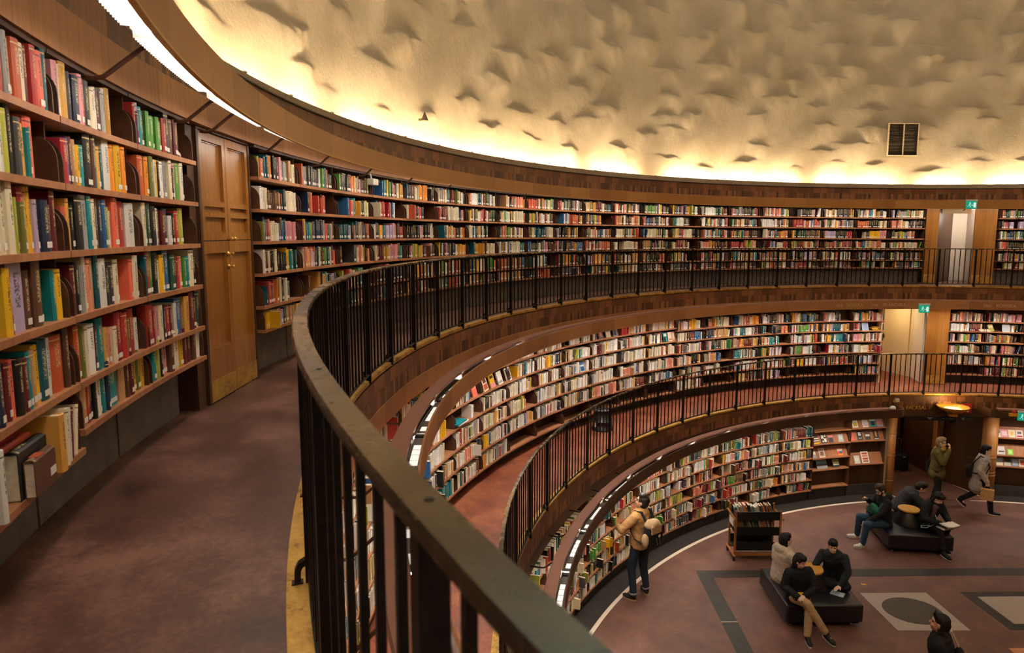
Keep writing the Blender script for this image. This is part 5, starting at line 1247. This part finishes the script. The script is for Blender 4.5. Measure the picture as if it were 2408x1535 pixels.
m = MB(); m.box((.06, -.352, 1.18), (.045, .004, .045)); m.build('white_badge', 'label_white', ruck); m = MB(); m.tube([(.0, -.34, 1.16), (.01, -.35, 1.08), (.03, -.35, 1.03)], .006, 6); m.tube([(.08, -.34, 1.12), (.09, -.35, 1.02)], .005, 6); m.build('dangling_clip', 'grey_metal', ruck)
# ---- seated helper: thigh forward from seat
def seated(zs=.47, sp=.10, kf=.42, lean=0, kl=None, kr=None):
    return dict(pel=(0, 0, zs), neck=(0, lean, zs+.52), knL=kl or (-sp, kf, zs+.03), knR=kr or (sp, kf, zs+.03), anL=(-sp-.01, kf+.03, .085), anR=(sp+.01, kf+.03, .085))
# ---- 2 woman in beige hooded jacket
J = seated(.47, .10, .42, .04); J.update(hc=(.0, .07, 1.145), head=(-18, 4, 0), shyaw=-6, elL=(-.27, .12, .70), wrL=(-.12, .30, .58), elR=(.27, .12, .70), wrR=(.12, .30, .58))
person('woman in beige hooded jacket with dark bob, sitting with her back turned', (-7.12, -1.80), 82, J, dict(top='cloth_beige', trousers='cloth_black', shoes='cloth_shoe_black', style='bob', bulk=.06, hood=1, hair='hair_black', skin='skin_pale'), .97)
# ---- 3 woman with crossed legs
J = seated(.47, .10, .43, .05, kl=(-.06, .44, .50), kr=(-.02, .46, .60)); J.update(hc=(.01, .10, 1.145), head=(38, -14, 0), shyaw=10, elL=(-.24, .16, .70), wrL=(-.02, .33, .66), elR=(.26, .12, .70), wrR=(.10, .36, .66), hdL=(.9, .5, 0), hdR=(-.7, .6, -.2), curlL=.4, curlR=.5, pnL=(0, 0, -1), pnR=(0, 0, -1),
    anL=(-.02, .56, .085), anR=(-.30, .60, .17), tdL=(.05, 1, 0), tdR=(-.5, .85, -.25))
t3, K3 = person('woman in black jacket and khaki trousers sitting with crossed legs', (-6.56, -2.12), -36, J, dict(top='cloth_black', trousers='cloth_khaki', shoes='cloth_shoe_black', sole='cloth_sole', style='long', bulk=.035, collar=1, hair='hair_black', tleg=.06, skin='skin_pale', hem=.06), .97)
q = Blob(); q.box((0, 0, 0), (.26, .15, .09), bev=.03); hb = q.build('handbag', 'cloth_black', None, .012); hb.location = world(t3, (.02, .27, .615)); hb.rotation_euler = (0, 0, R_(-36-90)); tag(hb, 'small black bag with yellow edge on the lap of the woman with crossed legs', 'bag')
m = MB(); m.box((0, .02, .052), (.22, .10, .014), bev=.004); m.build('yellow_folder', 'sign_yellow', hb)
m = MB(); m.ell((.12, .075, 0), (.012, .006, .012)); m.ell((-.12, .075, .0), (.01, .006, .01)); m.build('stud', 'gold_paint', hb)
# ---- 4 smiling woman, leaning on her hands
J = dict(pel=(0, 0, .50), neck=(.0, .16, .985), hc=(.01, .25, 1.135), head=(8, -6, 0), shyaw=0, elL=(-.26, .28, .74), wrL=(-.16, .40, .52), elR=(.28, .26, .72), wrR=(.27, .38, .50), hdL=(.5, .8, -.2), hdR=(0, .35, -.9), pnL=(0, 0, -1), pnR=(0, -1, -.3), curlL=.2, curlR=.3,
    knL=(-.26, .34, .50), knR=(.30, .36, .50), anL=(.06, .34, .475), anR=(-.04, .20, .475), tdL=(1, .1, 0), tdR=(-1, .1, 0), upL=(0, 0, 1))
t4, K4 = person('smiling woman in dark checked shirt leaning forward on the bench with legs folded', (-6.64, -1.02), -62, J, dict(top='cloth_check', trousers='cloth_dark', shoes='cloth_shoe_black', style='tail', bulk=.03, hair='hair_black', skin='skin_pale', topname='shirt'), .97)
m = MB()
m.tube([K4['neck']+K4['xr']*x+K4['fw']*y+K4['sp']*z for x, y, z in ((-.06, .045, .0), (-.03, .075, -.025), (0, .085, -.035), (.03, .075, -.025), (.06, .045, 0))], .010, 8); m.build('collar_trim', 'label_white', t4, True)
m = MB()
for k in 'LR':
    S, e_, w_ = K4['AR'][k]; m.tube([e_.lerp(w_, .93), e_.lerp(w_, .99)], .047, 12)
m.build('white_cuffs', 'label_white', t4, True)
m = MB(); m.ell(K4['h'](0, .0955, -.053), (.019, .004, .0045), K4['HM'], 10, 6); m.build('teeth', 'label_white', t4, True)
m = MB(); m.box((0, 0, 0), (.21, .15, .006)); lf = m.build('leaflet', flatm('b7c6d6')); lf.location = world(t4, (-.13, .50, .408/.97)); lf.location.z = .4035; lf.rotation_euler = (0, 0, R_(20)); tag(lf, 'pale blue printed leaflet under the hand of the smiling woman', 'leaflet')
m = MB()
for q_ in range(5): m.box((-.03, -.05+q_*.025, .0035), (.12, .006, .001))
m.build('print_lines', flatm('8196ad'), lf)
# ---- 5 bearded man
J = seated(.47, .16, .45, .06, kl=(-.22, .45, .49), kr=(.16, .45, .50)); J.update(hc=(-.02, .13, 1.15), head=(12, -26, 0), shyaw=4, elL=(-.26, .20, .73), wrL=(-.12, .40, .50), elR=(.26, .16, .76), wrR=(.05, .37, .93), hdL=(.2, .5, -.8), pnL=(.9, 0, 0), hdR=(-.3, .6, .5), pnR=(-.5, .3, -.6), curlR=.8, curlL=.4,
    anL=(-.24, .52, .085), anR=(.20, .46, .085), tdL=(-.25, 1, 0), tdR=(.15, 1, 0))
t5, K5 = person('bearded man with glasses and blue jeans on the bench, checking his phone', (-7.43, 1.90), -126, J, dict(top='cloth_black', trousers='cloth_blue_denim', shoes='cloth_shoe_white', sole='cloth_sole', style='short', hair='hair_brown', beard='hair_brown', glasses=1, hood=1, bulk=.03, skin='skin_pale'), 1.0)
m = MB(); m.box((0, 0, 0), (.072, .009, .145), bev=.004); ph = m.build('phone', 'black_plastic'); ph.location = world(t5, (-.02, .47, .985)); ph.rotation_euler = (-.7, 0, R_(-126-90)); tag(ph, 'dark phone held up by the bearded man', 'phone')
m = MB(); m.box((0, -.005, 0), (.062, .001, .125)); m.build('screen', 'lens_dark', ph)
sb = tag(empty('sling_bag', t5.location, t5.rotation_euler.z), 'green sling bag strapped across the bearded man', 'bag')
q = Blob(); q.oval((-.03, .25, .74), (.19, .085, .125)).oval((.08, .26, .68), (.12, .08, .10)); q.build('pouch', 'cloth_green', sb, .012)
m = MB(); strap(m, [(-.15, .20, .80), (-.14, .13, .92), (.02, .02, 1.02), (.14, -.06, 1.01), (.21, -.13, .90), (.26, -.12, .72), (.24, .02, .60), (.18, .18, .62)], .055, .014); m.build('strap', 'cloth_green', sb)
m = MB(); m.tube([(-.16, .335, .76), (0, .345, .78), (.14, .335, .74)], .005, 6); m.tube([(-.12, .335, .70), (.02, .35, .71), (.15, .34, .68)], .005, 6); m.build('zip', 'black_iron', sb)
# ---- 6 person bending forward
J = seated(.47, .10, .42, .26); J.update(neck=(0, .27, .86), hc=(.04, .41, .95), head=(-8, -30, 0), elL=(-.27, .40, .62), wrL=(-.14, .55, .55), elR=(.27, .40, .62), wrR=(.10, .56, .56))
person('person in dark grey coat bending forward on the far side of the second bench', (-7.72, 2.92), 44, J, dict(top='cloth_charcoal', trousers='cloth_black', shoes='cloth_shoe_black', style='short', hair='hair_black', bulk=.05), 1.0)
# ---- 7 reader
J = seated(.47, .10, .44, .20, kl=(-.10, .44, .50), kr=(.10, .46, .50)); J.update(neck=(0, .17, .96), hc=(.01, .28, 1.09), head=(10, -34, 0), elL=(-.24, .26, .68), wrL=(-.10, .47, .66), elR=(.26, .24, .68), wrR=(.12, .47, .66), hdL=(.3, .9, .1), hdR=(-.2, .95, .05), pnL=(0, .2, -1), pnR=(0, .2, -1), curlL=.3, curlR=.3,
    anL=(-.08, .38, .085), anR=(.10, .58, .09), tdL=(0, 1, 0), tdR=(.05, 1, -.12))
t7, K7 = person('dark-haired person in black reading an open book on the bench edge', (-6.97, 2.60), -16, J, dict(top='cloth_black', trousers='cloth_dark', shoes='cloth_shoe_black', sole='cloth_sole', style='bob', fringe=True, hair='hair_black', bulk=.045, tleg=.14, skin='skin_pale'), 1.0)
q = Blob(); q.chain([K7['neck']-K7['xr']*.07+K7['fw']*.05, K7['neck']+K7['fw']*.10-K7['sp']*.03, K7['neck']+K7['xr']*.07+K7['fw']*.05], [.04, .045, .04]).chain([K7['neck']+K7['xr']*.07+K7['fw']*.12, K7['neck']+K7['xr']*.09+K7['fw']*.16-K7['sp']*.38], [.05, .05]); q.build('scarf', 'cloth_plum', t7, .012)
bk = empty('open_book', world(t7, (.02, .60, .655)), R_(-16-90)); tag(bk, 'open book with white pages in the hands of the seated reader', 'book')
for s in (-1, 1):
    m = MB(); m.box((s*.075, 0, .012), (.15, .21, .022), ry=-s*.10); m.build('pages', 'label_white', bk); m = MB(); m.box((s*.077, 0, -.003), (.158, .22, .005), ry=-s*.10); m.build('cover', 'print_black' if 'print_black' in MATS else flatm('black'), bk)
m = MB(); m.box((0, 0, 0), (.26, .20, .04), bev=.008); pc = m.build('striped_pouch', flatm('white')); pc.location = world(t7, (.02, .50, .578)); pc.rotation_euler = (0, 0, R_(-16-90)); tag(pc, 'black and white striped pouch on the lap of the seated reader', 'pouch')
m = MB()
for q_ in range(9): m.box((-.11+q_*.027, 0, .0), (.011, .2012, .0412))
m.build('stripes', flatm('black'), pc)
a = world(t7, (.10, .20, .80)); m = MB(); pts = [(.05, .24, .82), (.06, .33, .68), (.10, .36, .60), (.17, .32, .55), (.26, .28, .50), (.31, .20, .485), (.25, .14, .485), (.19, .20, .50), (.20, .30, .55)]
m.tube([world(t7, p) for p in pts], .006, 8); ec = m.build('earphone_cable', 'cloth_lace', smooth=True); tag(ec, 'pale mint earphone cable looping beside the seated reader', 'cable')
# ---- 8 standing woman raising her hands to her mouth
t8, K8 = person('fair-haired woman standing in the doorway in olive jacket, hands at her mouth', (-7.93, 4.88), 20, dict(
    pel=(0, 0, .93), neck=(0, .01, 1.40), hc=(0, .045, 1.55), head=(0, -4, 0), shyaw=0, elL=(-.27, .14, 1.16), wrL=(-.05, .21, 1.42), elR=(.27, .14, 1.14), wrR=(.06, .22, 1.40), hdL=(.35, .15, .8), hdR=(-.35, .15, .8), pnL=(0, -1, .2), pnR=(0, -1, .2), curlL=.6, curlR=.6,
    knL=(-.09, .04, .49), knR=(.10, .06, .49), anL=(-.11, -.06, .085), anR=(.11, .05, .085)), dict(top='cloth_olive', trousers='cloth_black', shoes='cloth_shoe_brown', style='short', hair='hair_blond', bulk=.045, coat=.12, skin='skin_pale', topname='coat'), .99)
q = Blob(); n8 = K8['neck']; q.chain([n8+V((-.09, .04, .0)), n8+V((-.05, .10, .02)), n8+V((.05, .10, .02)), n8+V((.09, .04, 0)), n8+V((.07, -.06, .01)), n8+V((-.07, -.06, .01)), n8+V((-.09, .04, 0))], [.05]*7).limb(n8+V((-.05, .11, 0)), n8+V((-.08, .13, -.25)), .05, .05); q.build('scarf', 'cloth_scarf', t8, .012)
q = Blob(); q.box((0, 0, 0), (.16, .34, .30), bev=.05); hb = q.build('shoulder_bag', 'cloth_black', None, .013); hb.location = world(t8, (-.30, -.10, .86)); hb.rotation_euler = (0, 0, R_(20-90)); tag(hb, 'large black shoulder bag with tan trim on the fair-haired standing woman', 'bag')
m = MB(); m.tube([(-.085, .14, .10), (-.09, .05, .0), (-.09, -.06, .03), (-.085, -.15, .12)], .018, 8); m.build('tan_trim', 'cloth_sand', hb, True)
m = MB(); strap(m, [(0, .13, .14), (.06, .12, .38), (.13, .06, .53), (.13, -.0, .53), (.05, -.1, .36), (0, -.14, .14)], .03, .008); m.build('strap', 'cloth_black', hb)
# ---- 9 walking woman in grey coat
t9, K9 = person('dark-haired woman in pale grey coat striding past the doorway', (-7.20, 5.36), 26, dict(
    pel=(0, 0, .92), neck=(0, .05, 1.39), hc=(0, .085, 1.54), head=(-4, -6, 0), shyaw=8, elL=(-.27, -.08, 1.12), wrL=(-.26, .06, .90), elR=(.28, -.02, 1.10), wrR=(.29, .14, .85), hdR=(0, .1, -1), pnR=(-1, 0, 0), curlR=1.0,
    knL=(-.09, .02, .50), anL=(-.09, -.36, .20), knR=(.09, .22, .50), anR=(.09, .27, .085), tdL=(0, .75, -.65), upL=(0, .6, .7)), dict(top='cloth_greycoat', trousers='cloth_black', shoes='cloth_shoe_black', sole='cloth_sole', style='bob', hair='hair_black', bulk=.05, coat=.30, topname='coat', skin='skin_pale', hem=.058), .96)
hb = tag(empty('shoulder_bag', t9.location, t9.rotation_euler.z), 'black shoulder bag slung behind the woman in the grey coat', 'bag'); hb.scale = t9.scale
q = Blob(); q.box((.0, -.24, .98), (.30, .13, .28), bev=.045); q.build('bag_body', 'cloth_black', hb, .013)
m = MB(); strap(m, [(.13, -.20, 1.10), (.19, -.13, 1.30), (.19, -.02, 1.435), (.20, .10, 1.37), (.21, .17, 1.2), (.25, .10, 1.02), (.16, -.18, .98)], .028, .008); m.build('strap', 'cloth_black', hb)
m = MB(); m.box((0, 0, 0), (.09, .26, .26), bev=.004); pb = m.build('paper_bag', 'cloth_kraft'); pb.location = world(t9, (.31, .16, .555)); pb.rotation_euler = (0, 0, R_(26-90)); tag(pb, 'tan paper bag hanging from the hand of the walking woman', 'bag')
m = MB(); m.tube([(0, -.07, .13), (0, -.05, .19), (0, .0, .21), (0, .05, .19), (0, .07, .13)], .004, 6); m.build('handle', 'cloth_kraft', pb)
# ---- 10 woman with sunglasses on her head
t10, K10 = person('woman in black with sunglasses pushed up on her dark hair, crossing the near floor', (-3.93, -2.83), 205, dict(
    pel=(0, 0, .93), neck=(0, .02, 1.40), hc=(0, .05, 1.55), head=(4, 10, 0), shyaw=0, elL=(-.26, -.06, 1.14), wrL=(-.25, .08, .92), elR=(.26, -.06, 1.14), wrR=(.26, .08, .92),
    knL=(-.09, .12, .50), anL=(-.09, .14, .085), knR=(.09, -.02, .49), anR=(.09, -.22, .10)), dict(top='cloth_black', trousers='cloth_black', shoes='cloth_shoe_black', style='long', hair='hair_black', fringe=False, bulk=.035, collar=1, skin='skin'), 1.0)
m = MB(); h = K10['h']
for s in (-1, 1): m.ell(h(s*.034, .072, .125), (.030, .008, .020), K10['HM'], 12, 8); m.tube([h(s*.06, .06, .12), h(s*.085, -.02, .06)], .004, 6)
m.tube([h(-.01, .078, .128), h(.01, .078, .128)], .004, 6); m.build('sunglasses', 'lens_dark', t10, True)
q = Blob(); q.oval((.14, -.19, 1.10), (.09, .07, .14)); ob_ = tag(empty('small_rucksack', t10.location, t10.rotation_euler.z), 'small black rucksack with a cream strap on the woman with sunglasses', 'rucksack'); q.build('pack', 'cloth_black', ob_, .012)
m = MB(); strap(m, [(.14, -.18, 1.24), (.14, -.09, 1.42), (.14, .02, 1.43), (.15, .12, 1.30), (.17, .08, 1.1), (.16, -.12, 1.0)], .04, .012); m.build('strap', 'cloth_beige', ob_)
